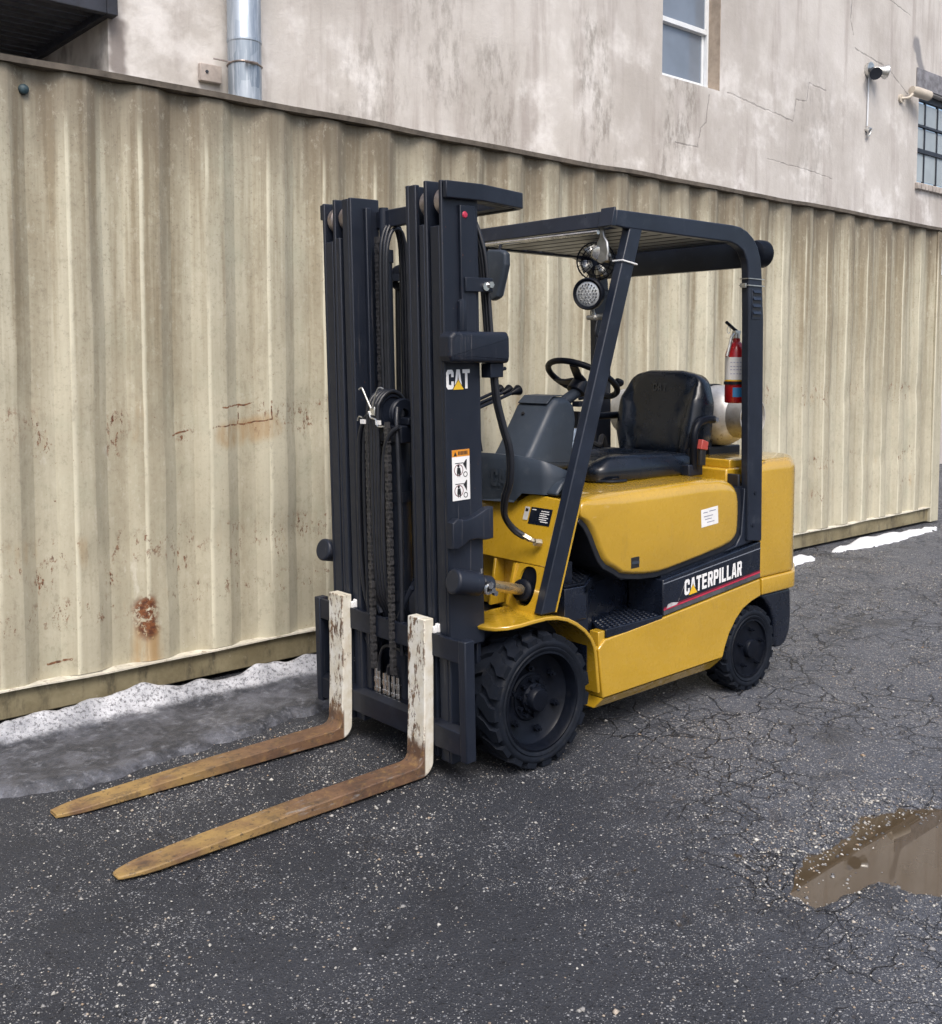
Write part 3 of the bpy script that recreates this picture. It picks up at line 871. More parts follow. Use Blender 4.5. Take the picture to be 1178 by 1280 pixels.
B().box(CX0 + 0.004, CX1 - 0.004, CY - 2.40, CY - 0.102, 2.80, 2.872).build("roof_sheet", 'container', ctn)
B().box(CX0 + 0.02, CX1 - 0.02, CY - 2.42, CY - 2.37, 0.03, 2.79).build("rear_side", 'container', ctn)
for x in (CX0 + 0.01, CX1 - 0.06): B().box(x, x + 0.05, CY - 2.36, CY - 0.16, 0.05, 2.79).build("end_wall", 'container', ctn)
b = B(); b.lathe([(0.0, 0.014), (0.010, 0.012), (0.020, 0.004), (0.022, 0.0), (0.022, -0.03)], (1.266, CY - 0.02, 2.744), n=16)
b.build("vent_cap", simple("vent_paint", (0.03, 0.06, 0.075), 0.6, var=0.5, scale=30), ctn)
b = B(); b.box(-7.395, -7.30, CY + 0.013, CY + 0.016, 2.42, 2.62); b.build("marking_plate", simple("plate_white", (0.6, 0.6, 0.58), 0.5), ctn)
for za, zb in ((2.54, 2.58), (2.46, 2.49)): B().box(-7.385, -7.31, CY + 0.0165, CY + 0.018, za, zb).build("marking_print", 'black_print', ctn)

# ------------------------------------------------------------------ stucco building behind
WY = -4.0
def stucco():
    g = G("stucco", world=True)
    c = g.mix(g.noise(0.8, 5, 0.6).ss(0.3, 0.7), (0.44, 0.412, 0.385), (0.60, 0.575, 0.548))
    c = g.mix(g.noise(3.2, 5, 0.65, vec=g.map((1, 1, 0.5))).ss(0.46, 0.72) * 0.35, c, (0.62, 0.595, 0.585))
    # grey-brown water marks running down
    st = g.noise(4.2, 5, 0.65, vec=g.map((1, 1, 0.10)))
    c = g.mix(st.ss(0.48, 0.70) * 0.55, c, (0.32, 0.28, 0.262))
    c = g.mix(g.noise(1.6, 5, 0.65).ss(0.52, 0.72) * g.z.ss(6.0, 4.2) * 0.8, c, (0.76, 0.74, 0.725))
    wx, wy, wz = g.split(g.warp(0.16, 3.5))
    mould = g.noise(8, 6, 0.74, vec=g.map((1, 1, 0.35)))
    sills = g.seg(wx, wz, (-6.75, 4.66), (-6.55, 3.6), 0.40).max(g.seg(wx, wz, (-5.2, 4.9), (-5.4, 3.4), 0.36) * 0.95).max(g.seg(wx, wz, (-3.9, 4.2), (-3.9, 3.3), 0.5) * 0.85).max(g.seg(wx, wz, (-3.1, 4.9), (-3.3, 4.1), 0.4) * 0.8).max(g.seg(wx, wz, (-2.6, 4.2), (-2.3, 3.3), 0.5) * 0.7).max(g.seg(wx, wz, (-9.5, 4.9), (-9.4, 4.0), 0.6) * 0.5)
    c = g.mix(sills * mould.ss(0.44, 0.64) * 0.55, c, (0.150, 0.132, 0.112))
    c = g.mix(g.noise(55, 5, 0.75).ss(0.62, 0.72) * 0.35, c, (0.26, 0.235, 0.22))
    # patched plaster by the corner of the yard
    patch = g.seg(wx, wz, (-0.27, 3.95), (-0.26, 3.66), 0.09)
    c = g.mix(patch * 0.85, c, (0.20, 0.175, 0.165))
    chips = g.seg(wx, wz, (-12.1, 6.15), (-12.35, 5.75), 0.13)
    c = g.mix(chips * 0.9, c, (0.22, 0.22, 0.235))
    # hairline cracks
    def poly(pts, w):
        out = None
        for a, b_ in zip(pts, pts[1:]):
            q = g.seg(vx, vz, a, b_, w); out = q if out is None else out.max(q)
        return out
    vx, vy, vz = g.split(g.warp(0.05, 9))
    cr = poly([(-7.55, 4.70), (-8.3, 4.63), (-8.95, 4.58), (-9.0, 4.85), (-9.25, 4.87), (-9.3, 5.1), (-9.7, 5.08)], 0.014)
    cr = cr.max(poly([(-7.20, 4.62), (-7.15, 4.30), (-7.05, 4.22), (-7.0, 4.0), (-6.6, 4.0)], 0.013))
    cr = cr.max(poly([(-10.3, 6.5), (-10.28, 6.1), (-10.35, 5.92)], 0.020)).max(poly([(-10.4, 5.75), (-11.3, 5.65), (-11.9, 5.4)], 0.016))
    cr = cr.max(poly([(-8.4, 4.05), (-9.3, 4.02), (-9.9, 3.98)], 0.010)).max(poly([(-9.9, 6.6), (-10.9, 6.65), (-11.9, 6.5)], 0.014))
    c = g.mix(cr * g.noise(7, 3).ss(0.36, 0.56) * 0.42, c, (0.10, 0.09, 0.085))
    g.set(col=c, rough=0.85, spec=0.2)
    g.bump(g.noise(20, 6, 0.7) * 0.7 + g.noise(3, 4) * 0.6 - cr * 0.8, 0.35, 0.02)
    return g.mat
M['stucco'] = stucco()
M['vinyl_frame'] = simple("white_window_frame", (0.74, 0.77, 0.80), 0.4, var=0.05)
M['dark_frame'] = simple("dark_window_frame", (0.025, 0.03, 0.042), 0.5, var=0.2)
def glass(name, c, r=0.06):
    g = G(name)
    cc = g.mix(g.noise(1.6, 3).ss(0.3, 0.7), tuple(v * 0.8 for v in c), c)
    g.set(col=cc, rough=r, spec=0.6, ior=1.5)
    g.bump(g.noise(2.2, 2), 0.05, 0.02)
    return g.mat
M['glass'] = glass("window_glass", (0.20, 0.24, 0.30))  # blue-grey base colour stands in for sky reflected in the panes
M['old_glass'] = glass("dusty_window_glass", (0.38, 0.43, 0.46), 0.2)

bld = thing("stucco_building", "stained pink-grey stucco building rising behind the container", "building", (-8, WY - 3, 0))
W1 = (-7.395, -6.35, 4.69, 6.60)      # window with white sashes: x0, x1, z0, z1
W2 = (-13.9, -12.24, 4.20, 5.52)     # steel window at the far right
WT = 0.26
cells_x = sorted([-30, W2[0], W2[1], W1[0], W1[1], -0.20]); cells_z = sorted([0, W1[2], W1[3], W2[2], W2[3], 9.0])
b = B()
def inside_win(xa, xb, za, zb):
    for w in (W1, W2):
        if xa >= w[0] - 1e-6 and xb <= w[1] + 1e-6 and za >= w[2] - 1e-6 and zb <= w[3] + 1e-6: return True
    return False
gv = {}
def gvi(x, z):
    if (x, z) not in gv: gv[(x, z)] = len(gv)
    return gv[(x, z)]
faces = []
for xa, xb in zip(cells_x, cells_x[1:]):
    for za, zb in zip(cells_z, cells_z[1:]):
        if not inside_win(xa, xb, za, zb): faces.append((gvi(xa, za), gvi(xb, za), gvi(xb, zb), gvi(xa, zb)))
b.add([(x, WY, z) for (x, z) in gv], faces)
for w in (W1, W2):   # reveals
    x0, x1, z0, z1 = w
    b.add([(x0, WY, z0), (x1, WY, z0), (x1, WY, z1), (x0, WY, z1), (x0, WY - WT, z0), (x1, WY - WT, z0), (x1, WY - WT, z1), (x0, WY - WT, z1)],
          [(0, 4, 5, 1), (1, 5, 6, 2), (2, 6, 7, 3), (3, 7, 4, 0)])
b.add([(-0.20, WY, 0), (-0.20, WY - 6, 0), (-0.20, WY - 6, 9), (-0.20, WY, 9)], [(0, 1, 2, 3)])
b.add([(-30, WY, 9), (-0.20, WY, 9), (-0.20, WY - 6, 9), (-30, WY - 6, 9)], [(0, 1, 2, 3)])
wallo = b.build("wall", 'stucco', bld, smooth=0)
B().box(-0.19, 9.0, WY - 6.2, WY - 1.9, 0, 9.0).build("recessed_wall", 'stucco', bld)
# window 1: double hung, white, set back in the opening
x0, x1, z0, z1 = W1
F0, F1 = WY - 0.25, WY - 0.155
win = B().box(x0, x1, F0, F1, z0, z0 + 0.05).box(x0, x1, F0, F1, z1 - 0.05, z1).box(x1 - 0.05, x1, F0, F1, z0 + 0.05, z1 - 0.05).box(x0, x0 + 0.035, F0, F1, z0 + 0.05, z1 - 0.05).build("window", 'vinyl_frame', bld, bevel=0.006)
win["label"] = "white double-hung window"
for za, zb, yy in ((z0 + 0.052, z0 + 0.70, WY - 0.215), (z0 + 0.655, z1 - 0.055, WY - 0.175)):
    s = B()
    s.box(x0 + 0.04, x1 - 0.055, yy - 0.018, yy + 0.018, za, za + 0.055).box(x0 + 0.04, x1 - 0.055, yy - 0.018, yy + 0.018, zb - 0.05, zb)
    s.box(x0 + 0.04, x0 + 0.075, yy - 0.018, yy + 0.018, za + 0.055, zb - 0.05).box(x1 - 0.09, x1 - 0.055, yy - 0.018, yy + 0.018, za + 0.055, zb - 0.05)
    s.build("sash", 'vinyl_frame', win, bevel=0.004)
    B().box(x0 + 0.073, x1 - 0.088, yy - 0.006, yy + 0.004, za + 0.053, zb - 0.048).build("pane", 'glass', win)
B().box(x0 - 0.01, x1 + 0.01, WY - 0.31, WY - 0.27, z0 - 0.01, z1 + 0.01).build("blind", simple("window_dark", (0.05, 0.055, 0.065), 0.8), win)
B().box(x0 + 0.002, x0 + 0.012, WY - 0.153, WY + 0.004, z0 + 0.002, z1).build("jamb_board", simple("tan_trim", (0.36, 0.295, 0.235), 0.7, var=0.2, scale=7, bump=0.2), win)
# window 2: steel casement with small panes
x0, x1, z0, z1 = W2
win2 = B().box(x0, x1, WY - 0.14, WY - 0.09, z1 - 0.10, z1).box(x0, x1, WY - 0.14, WY - 0.09, z0, z0 + 0.03).box(x1 - 0.03, x1, WY - 0.14, WY - 0.09, z0 + 0.03, z1 - 0.10).box(x0, x0 + 0.03, WY - 0.14, WY - 0.09, z0 + 0.03, z1 - 0.10).build("window", 'dark_frame', bld, bevel=0.004)
win2["label"] = "old steel window with small dusty panes"
zr = [z0 + 0.03, z0 + 0.50, z0 + 0.86, z1 - 0.10]
xr = [x1 - 0.03 - 0.40 * i for i in range(5)]
for i, zb in enumerate(zr[1:-1]): B().box(x0 + 0.03, x1 - 0.03, WY - 0.135, WY - 0.085, zb - (0.03 if i == 0 else 0.014), zb + (0.03 if i == 0 else 0.014)).build("glazing_bar", 'dark_frame', win2)
for xb in xr[1:]: B().box(xb - 0.014, xb + 0.014, WY - 0.132, WY - 0.098, z0 + 0.03, z1 - 0.10).build("glazing_bar", 'dark_frame', win2)
for i in range(3):
    for j in range(4):
        B().box(xr[j + 1] + 0.015, xr[j] - 0.015, WY - 0.122, WY - 0.112, zr[i] + 0.032, zr[i + 1] - 0.031).build("pane", 'old_glass', win2)
for i in range(12):
    xa = x1 + 0.05 - i * 0.115
    B().box(xa - 0.095, xa, WY - 0.10, WY + 0.055, z0 - 0.105, z0 - 0.012).build("sill_brick", simple("sill_brick", (0.40, 0.36, 0.33), 0.8, var=0.25, scale=10) if i == 0 else bpy.data.materials["sill_brick"], win2, bevel=0.008)
B().box(x0 - 0.1, x1 + 0.10, WY + 0.001, WY + 0.02, z1 + 0.02, z1 + 0.30).build("lintel", simple("grey_lintel", (0.20, 0.20, 0.22), 0.8, var=0.35, scale=8, bump=0.4, bscale=40), win2, bevel=0.006)
# galvanised duct with straps
def galv():
    g = G("galvanised_steel")
    c = g.mix(g.voro(14, out="Color", vec=g.map((1, 1, 0.3))), (0.22, 0.27, 0.33), (0.42, 0.47, 0.53))
    c = g.mix(g.noise(16, 6, 0.7, vec=g.map((2, 2, 0.12))).ss(0.48, 0.66) * 0.7, c, (0.60, 0.65, 0.70))
    g.set(col=c, rough=g.noise(12, 4) * 0.3 + 0.34, metal=0.6)
    return g.mat
b = B(); px0 = -1.178
b.lathe([(0.125, 2.0), (0.125, 3.96), (0.129, 3.965), (0.129, 3.985), (0.1255, 3.99), (0.1255, 9.0)], (px0, WY + 0.17, 0), (0, 0, 1), n=28)
duct = b.build("downspout", galv(), bld)
b = B()
for zz in (3.80,): b.tube([(px0 + 0.128 * math.cos(t), WY + 0.17 + 0.128 * math.sin(t), zz + 0.006 * math.sin(2 * t)) for t in np.linspace(0, 2 * np.pi, 20, endpoint=False)], 0.007, n=6, closed=True, res=2)
b.tube([(px0 + 0.05, WY + 0.30, 3.80), (px0 + 0.07, WY + 0.32, 3.79), (px0 - 0.03, WY + 0.31, 3.795)], 0.010, n=6)
b.tube([(px0 + 0.12, WY + 0.20, 3.80), (px0 + 0.22, WY + 0.10, 3.83)], 0.006, n=6)
b.build("wire_strap", 'roller', duct)
b = B(); b.box(px0 + 0.125, px0 + 0.30, WY + 0.005, WY + 0.05, 3.67, 3.80); b.build("wall_block", simple("block_paint", (0.42, 0.37, 0.34), 0.8, var=0.2), duct, bevel=0.006)
B().cyl((px0 + 0.25, WY + 0.05, 3.74), (px0 + 0.25, WY + 0.058, 3.74), 0.012, n=8).build("bolt", 'dark_frame', duct)
# dark steel deck of the loading bay at the upper left
dk = simple("deck_steel", (0.020, 0.023, 0.034), 0.55, var=0.4, scale=6, bump=0.2, bscale=30, grime=(0.06, 0.05, 0.045), gamt=0.5)
deck = B().box(-0.235, -0.155, WY - 1.9, WY + 0.10, 3.985, 4.25).box(-0.155, 8.0, WY + 0.04, WY + 0.10, 3.985, 4.25).build("loading_canopy", dk, bld, bevel=0.005)
for i in range(16):
    yy = WY - 1.85 + i * 0.118
    B().box(-0.153, 8.0, yy, yy + 0.085, 4.03 + 0.0015 * (i % 3), 4.10).build("deck_plank", dk, deck, bevel=0.005)
for xx in (1.2, 2.8, 4.4): B().box(xx, xx + 0.08, WY - 1.9, WY + 0.035, 3.97, 4.025).build("deck_joist", dk, deck)
# flood lamp with hanging cable, and small camera
lx, lz = -10.76, 5.53
lamp = B().cyl((lx, WY, lz), (lx, WY + 0.05, lz), 0.10, n=18).build("flood_lamp", 'wire', bld)
lamp_b = B(); lamp_b.lathe([(0.03, -0.10), (0.05, -0.06), (0.055, 0.0), (0.10, 0.10), (0.095, 0.11), (0.0, 0.09)], (lx - 0.06, WY + 0.13, lz - 0.02), (-0.75, 0.55, -0.15), n=18); lamp_b.build("lamp_head", 'wire', lamp)
lamp_b = B(); lamp_b.lathe([(0.02, -0.08), (0.045, -0.05), (0.05, 0.0), (0.085, 0.08), (0.0, 0.07)], (lx + 0.08, WY + 0.13, lz - 0.06), (0.5, 0.6, -0.5), n=18); lamp_b.build("lamp_head", 'dark_frame', lamp)
B().tube([(lx + 0.01, WY + 0.02, lz - 0.09), (lx + 0.015, WY + 0.02, lz - 0.45), (lx + 0.02, WY + 0.02, 4.78)], 0.011, n=6).build("cable", 'vinyl_frame', lamp)
b = B(); b.cyl((lx + 0.02, WY + 0.0, 4.74), (lx + 0.02, WY + 0.06, 4.71), 0.03, n=10); b.tube([(lx + 0.02, WY + 0.04, 4.75), (lx - 0.04, WY + 0.05, 4.74), (lx - 0.02, WY + 0.04, 4.67), (lx + 0.05, WY + 0.04, 4.64)], 0.012, n=6); b.build("cable_end", 'wire', lamp)
cx_, cz_ = -11.98, 5.40
cm = B(); cm.cyl((cx_ + 0.30, WY, cz_ - 0.10), (cx_ + 0.30, WY + 0.03, cz_ - 0.10), 0.06, n=14); cm.tube([(cx_ + 0.30, WY + 0.02, cz_ - 0.10), (cx_ + 0.24, WY + 0.10, cz_ - 0.09), (cx_ + 0.16, WY + 0.12, cz_ - 0.02)], 0.02, n=8)
camo = cm.build("wall_camera", simple("camera_shell", (0.50, 0.45, 0.38), 0.5, var=0.1), bld)
b = B(); b.lathe([(0.0, -0.19), (0.06, -0.18), (0.07, -0.1), (0.07, 0.17), (0.06, 0.18)], (cx_, WY + 0.15, cz_), (-0.9, 0.25, -0.12), n=18); b.build("camera_body", bpy.data.materials["camera_shell"], camo)
b = B(); b.lathe([(0.062, 0.178), (0.0, 0.165)], (cx_, WY + 0.15, cz_), (-0.9, 0.25, -0.12), n=18); b.build("camera_lens", 'dark_frame', camo)

# ================================================================== THE FORKLIFT
# x forward (fork tips), y to the driver's left (the side in view), z up; origin on the ground under the drive axle
truck = thing("forklift", "yellow and black propane forklift with lowered mast and rusty forks", "forklift", (0, 0, 0))

# ------------------------------------------------------------------ wheels
def wheel(c, Rt, w, rim_r, side, dish, drive, nlug):
    """c: centre of the outer face on the axle; side +1/-1 outwards"""
    cx, cy, cz = c
    o = thing("wheel", "", "")
    del o["label"]; del o["category"]
    o.location = (cx, cy - side * w / 2, cz); o.parent = truck
    ax = (0, side, 0)
    Rb = Rt - 0.020 * Rt / 0.265
    t = B()
    # carcass: outer bead, side wall with two raised rings, shoulder, tread base, inner wall
    t.lathe([(rim_r, -0.012), (rim_r + 0.010, -0.002), (rim_r + 0.018, 0.0), (rim_r + 0.022, -0.004), (Rb - 0.022, 0.001), (Rb - 0.012, 0.0), (Rb - 0.006, -0.006), (Rb, -0.016),
             (Rb + 0.002, -w * 0.5), (Rb, -w + 0.014), (Rb - 0.03, -w), (rim_r, -w), (rim_r - 0.01, -w + 0.02), (rim_r - 0.01, -0.03), (rim_r, -0.012)], c, ax, n=72)
    # tread lugs, two rows of hooked blocks
    da = 2 * math.pi / nlug
    for row in (0, 1):
        for k in range(nlug):
            a0 = (k + 0.5 * row) * da
            hw = da * 0.33
            if row == 0: st = [(-0.004, 0.0, 0.92), (-w * 0.16, 0.0, 1.0), (-w * 0.30, 0.30 * da, 1.0), (-w * 0.53, 0.52 * da, 0.9)]
            else: st = [(-w + 0.004, 0.0, 0.92), (-w * 0.84, 0.0, 1.0), (-w * 0.70, 0.30 * da, 1.0), (-w * 0.47, 0.52 * da, 0.9)]
            vs = []
            for i, (yy, sh, sc) in enumerate(st):
                top = Rt - (0.006 if i == 0 else 0.0)
                for rr, ww in ((Rb - 0.012, 1.12), (top, 0.92)):
                    for sg in (-1, 1):
                        a = a0 + sh + sg * hw * sc * ww
                        vs.append((cx + rr * math.cos(a), cy + side * yy, cz + rr * math.sin(a)))
            fs = []
            for i in range(3):
                o0, o1 = 4 * i, 4 * i + 4
                fs += [(o0 + 2, o0 + 3, o1 + 3, o1 + 2), (o0, o1, o1 + 2, o0 + 2), (o0 + 1, o0 + 3, o1 + 3, o1 + 1)]
            fs += [(0, 2, 3, 1), (12, 13, 15, 14)]
            t.add(vs, fs)
    tyre = t.build("tyre", 'rubber', o, smooth=40)
    # rim
    r = B()
    if drive:
        r.lathe([(rim_r + 0.004, -0.020), (rim_r + 0.004, -0.006), (rim_r - 0.004, -0.004), (rim_r - 0.010, -0.014), (rim_r - 0.014, -0.055), (rim_r - 0.024, -0.066), (rim_r * 0.50, -dish), (rim_r * 0.46, -dish + 0.004), (rim_r * 0.46, -dish + 0.010), (0.0, -dish + 0.010)], c, ax, n=56)
    else:
        r.lathe([(rim_r + 0.004, -0.018), (rim_r + 0.004, -0.004), (rim_r - 0.005, -0.003), (rim_r - 0.008, -0.014), (rim_r - 0.020, -0.016), (rim_r * 0.5, -0.012), (0.0, -0.012)], c, ax, n=56)
    rim = r.build("rim", 'rim', o)
    h = B()
    if drive:
        h.lathe([(0.062, -dish), (0.060, -dish + 0.030), (0.050, -dish + 0.036), (0.046, -dish + 0.058), (0.040, -dish + 0.064), (0.0, -dish + 0.064)], c, ax, n=32)
        for k in range(10):
            a = 2 * math.pi * k / 10 + 0.2
            p = Vector((cx + 0.072 * math.cos(a), cy + side * (-dish + 0.008), cz + 0.072 * math.sin(a)))
            h.cyl(p, p + Vector((0, side * 0.020, 0)), 0.0085, n=6)
            p2 = Vector((cx + 0.053 * math.cos(a + .3), cy + side * (-dish + 0.03), cz + 0.053 * math.sin(a + .3)))
            h.cyl(p2, p2 + Vector((0, side * 0.012, 0)), 0.006, n=6)
    else:
        h.lathe([(0.046, -0.014), (0.046, 0.004), (0.042, 0.010), (0.030, 0.011), (0.0, 0.010)], c, ax, n=32)
    h.build("hub", 'rim', o)
    nn, rr, pr = (6, rim_r * 0.66, 0.014) if drive else (5, rim_r * 0.66, 0.009)
    for k in range(nn):
        a = 2 * math.pi * k / nn + 0.35
        d0 = (-dish + 0.016) if drive else -0.013
        p = Vector((cx + rr * math.cos(a), cy + side * d0, cz + rr * math.sin(a)))
        nb = B(); nb.cyl(p, p + Vector((0, side * 0.018, 0)), pr, n=6).cyl(p + Vector((0, side * 0.018, 0)), p + Vector((0, side * 0.030, 0)), pr * 0.5, n=8)
        nb.build("lug_nut", 'rim', o)
    return o

for sd_ in (1, -1):
    wheel((0, 0.53 * sd_, 0.2625), 0.2655, 0.20, 0.192, sd_, 0.085, True, 19)
    wheel((-1.435, 0.505 * sd_, 0.204), 0.2065, 0.15, 0.138, sd_, 0.03, False, 20)

# ------------------------------------------------------------------ mast (leans 1.4 degrees forward)
TILT = R(1.4)
T = Matrix.Translation((0.345, 0, 0)) @ Matrix.Rotation(TILT, 4, 'Y')
for s in (1, -1):
    b = B(T).box(-0.175, 0.0, s * 0.372, s * 0.388, 0.50, 2.235).box(-0.075, 0.0, s * 0.372, s * 0.388, 0.06, 0.50)
    b.box(-0.020, -0.0005, s * 0.320, s * 0.3715, 0.06, 2.075).box(-0.1745, -0.155, s * 0.320, s * 0.3715, 0.52, 2.233)
    outer = b.build("outer_rail", 'mast', truck, bevel=0.004)
    b = B(T).box(-0.150, -0.078, s * 0.3885, s * 0.402, 1.66, 2.15)
    b.build("rail_stiffener", 'mast', outer, bevel=0.003)
    b = B(T).box(-0.150, 0.004, s * 0.290, s * 0.306, 0.07, 2.242)
    b.box(-0.018, 0.0035, s * 0.260, s * 0.2895, 0.07, 2.085).box(-0.1495, -0.13, s * 0.260, s * 0.2895, 0.50, 2.24)
    b.build("middle_rail", 'mast', truck, bevel=0.004)
    b = B(T).box(-0.140, 0.002, s * 0.180, s * 0.198, 0.08, 2.238)
    b.box(-0.020, 0.0015, s * 0.1985, s * 0.240, 0.08, 2.236).box(-0.1395, -0.12, s * 0.1985, s * 0.240, 0.50, 2.236)
    b.box(-0.085, -0.060, s * 0.160, s * 0.1795, 0.08, 2.20)
    b.build("inner_rail", 'mast', truck, bevel=0.004)
    for (ya, yb) in ((0.330, 0.368), (0.246, 0.286)):
        b = B(T); b.lathe([(0.018, -0.004), (0.044, -0.002), (0.052, 0.006), (0.052, yb - ya - 0.006), (0.044, yb - ya + 0.002), (0.018, yb - ya + 0.004)], (-0.060, s * ya, 2.165), (0, s, 0), n=24)
        b.build("mast_roller", 'roller', truck)
    # lift cylinder behind the rails with hoses and chain
    b = B(T).cyl((-0.13, s * 0.135, 0.35), (-0.13, s * 0.135, 1.98), 0.030, n=18).cyl((-0.13, s * 0.135, 1.98), (-0.13, s * 0.135, 2.03), 0.036, n=18)
    b.build("lift_cylinder", 'mast', truck)
    b = B(T).cyl((-0.13, s * 0.135, 2.03), (-0.13, s * 0.135, 2.20), 0.02, n=14); b.build("lift_rod", 'mast', truck)

# tie bar round the back of the mast head
plan = [(-0.005, 0.3895), (-0.185, 0.3895), (-0.455, 0.315), (-0.465, 0.285), (-0.465, -0.285), (-0.455, -0.315), (-0.185, -0.3895), (-0.005, -0.3895)]
inn = [(-0.005, 0.412), (-0.180, 0.412), (-0.466, 0.332), (-0.486, 0.295), (-0.486, -0.295), (-0.466, -0.332), (-0.180, -0.412), (-0.005, -0.412)]
b = B(T)
vs = []
for (x, y), (xi, yi) in zip(plan, inn):
    vs += [(x, y, 2.170), (xi, yi, 2.170), (xi, yi, 2.232), (x, y, 2.232)]
fs = []
for i in range(len(plan) - 1):
    for j in range(4): fs.append((4 * i + j, 4 * i + (j + 1) % 4, 4 * i + 4 + (j + 1) % 4, 4 * i + 4 + j))
fs += [(0, 1, 2, 3), tuple(4 * (len(plan) - 1) + j for j in (3, 2, 1, 0))]
b.add(vs, fs)
b.build("tie_bar", 'mast', truck, bevel=0.004)
B(T).prism([(-0.18, 0.371), (-0.463, 0.28), (-0.463, -0.28), (-0.18, -0.371), (-0.19, -0.33), (-0.40, -0.25), (-0.40, 0.25), (-0.19, 0.33)], 2.176, 2.186, 'Z').build("tie_plate", 'mast', truck)
B(T).box(-0.155, -0.125, -0.318, 0.318, 2.12, 2.19).build("mast_head_beam", 'mast', truck, bevel=0.004)
for za, zb in ((1.02, 1.12), (0.62, 0.70)): B(T).box(-0.125, -0.10, -0.258, 0.258, za, zb).build("mast_cross_member", 'mast', truck, bevel=0.004)
B(T).box(-0.172, -0.150, -0.37, 0.37, 0.36, 0.50).build("lower_cross_member", 'black', truck, bevel=0.004)

# fixings on the near rail
b = B(T).rprism(round_poly([(0.012, 1.578), (-0.268, 1.568), (-0.274, 1.592), (-0.274, 1.662), (-0.264, 1.686), (0.000, 1.690), (0.022, 1.672), (0.024, 1.60)], 0.014), 0.3885, 0.452, 0.016, 'Y', 4, ra=0)
cov = b.build("hose_cover", 'mast', truck)
B(T).rprism([(-0.10, 1.689), (-0.10, 1.80), (-0.082, 1.812), (-0.066, 1.80), (-0.066, 1.689)], 0.389, 0.404, 0.005, 'Y', 2, ra=0).build("cover_tab", 'mast', cov)
b = B(T).box(-0.262, -0.235, 0.36, 0.425, 1.545, 1.577).box(-0.255, -0.19, 0.375, 0.43, 1.515, 1.570); b.cyl((-0.262, 0.41, 1.545), (-0.285, 0.41, 1.548), 0.008, n=8)
b.build("hose_clamp", 'black', cov, bevel=0.003)
b = B(T).box(-0.225, -0.09, 0.4025, 0.412, 1.835, 1.888); cl_ = b.build("hose_bracket", 'mast', truck, bevel=0.003)
b = B(T).cyl((-0.205, 0.412, 1.862), (-0.205, 0.428, 1.862), 0.013, n=6).cyl((-0.185, 0.412, 1.855), (-0.185, 0.420, 1.855), 0.016, n=12); b.build("bolt", 'chrome', cl_)
B(T).lathe([(0.0, 0.006), (0.010, 0.004), (0.013, 0.0)], (-0.10, 0.402, 2.115), (0, 1, 0), n=12).build("marker_stud", 'red_print', outer if False else truck)
# cast lug half way down
wav_t = [(0.004, 0.985), (-0.02, 1.000), (-0.06, 0.992), (-0.10, 0.998), (-0.14, 1.012), (-0.17, 1.025), (-0.20, 1.026)]
wav_b = [(-0.20, 0.905), (-0.16, 0.902), (-0.12, 0.912), (-0.08, 0.912), (-0.05, 0.895), (-0.02, 0.884), (0.004, 0.890)]
b = B(T).rprism(wav_t + wav_b, 0.3885, 0.422, 0.006, 'Y', 3, ra=0)
b.build("cast_lug", 'mast', truck)

# lettering and warning label on the near rail
polys, starts, wid = word("CAT", 0.072, 0.036, 0.0035)
b = B(T)
for p in polys: b.add([(-0.006 - u, 0.3892, 1.478 + v) for u, v in p], [tuple(range(len(p)))])
logo = b.build("lettering", 'white_print', truck, smooth=0); logo["label"] = "white letters CAT with a yellow triangle on the mast"
ax_ = -0.006 - starts[1] - 0.018
B(T).add([(ax_ + 0.026, 0.3897, 1.476), (ax_ - 0.026, 0.3897, 1.476), (ax_, 0.3897, 1.512)], [(0, 1, 2)]).build("logo_triangle", 'yellow_print', logo, smooth=0)
B(T).add([(ax_ + 0.029, 0.3894, 1.4755), (ax_ - 0.029, 0.3894, 1.4755), (ax_, 0.3894, 1.5155)], [(0, 1, 2)]).build("logo_triangle_border", 'black_print', logo, smooth=0)
b = B(T).box(-0.112, -0.026, 0.3884, 0.3890, 1.062, 1.252); dec = b.build("warning_label", 'white_print', truck, smooth=0)
dec["label"] = "white warning label with orange header and two pictograms"
B(T).box(-0.112, -0.026, 0.3891, 0.3893, 1.226, 1.252).build("label_header", 'orange_print', dec, smooth=0)
b = B(T)
b.add([(-0.034, 0.3895, 1.229), (-0.050, 0.3895, 1.229), (-0.042, 0.3895, 1.246)], [(0, 1, 2)])
for i in range(7): b.box(-0.056 - i * 0.0068, -0.0605 - i * 0.0068, 0.3894, 0.3896, 1.232, 1.246)
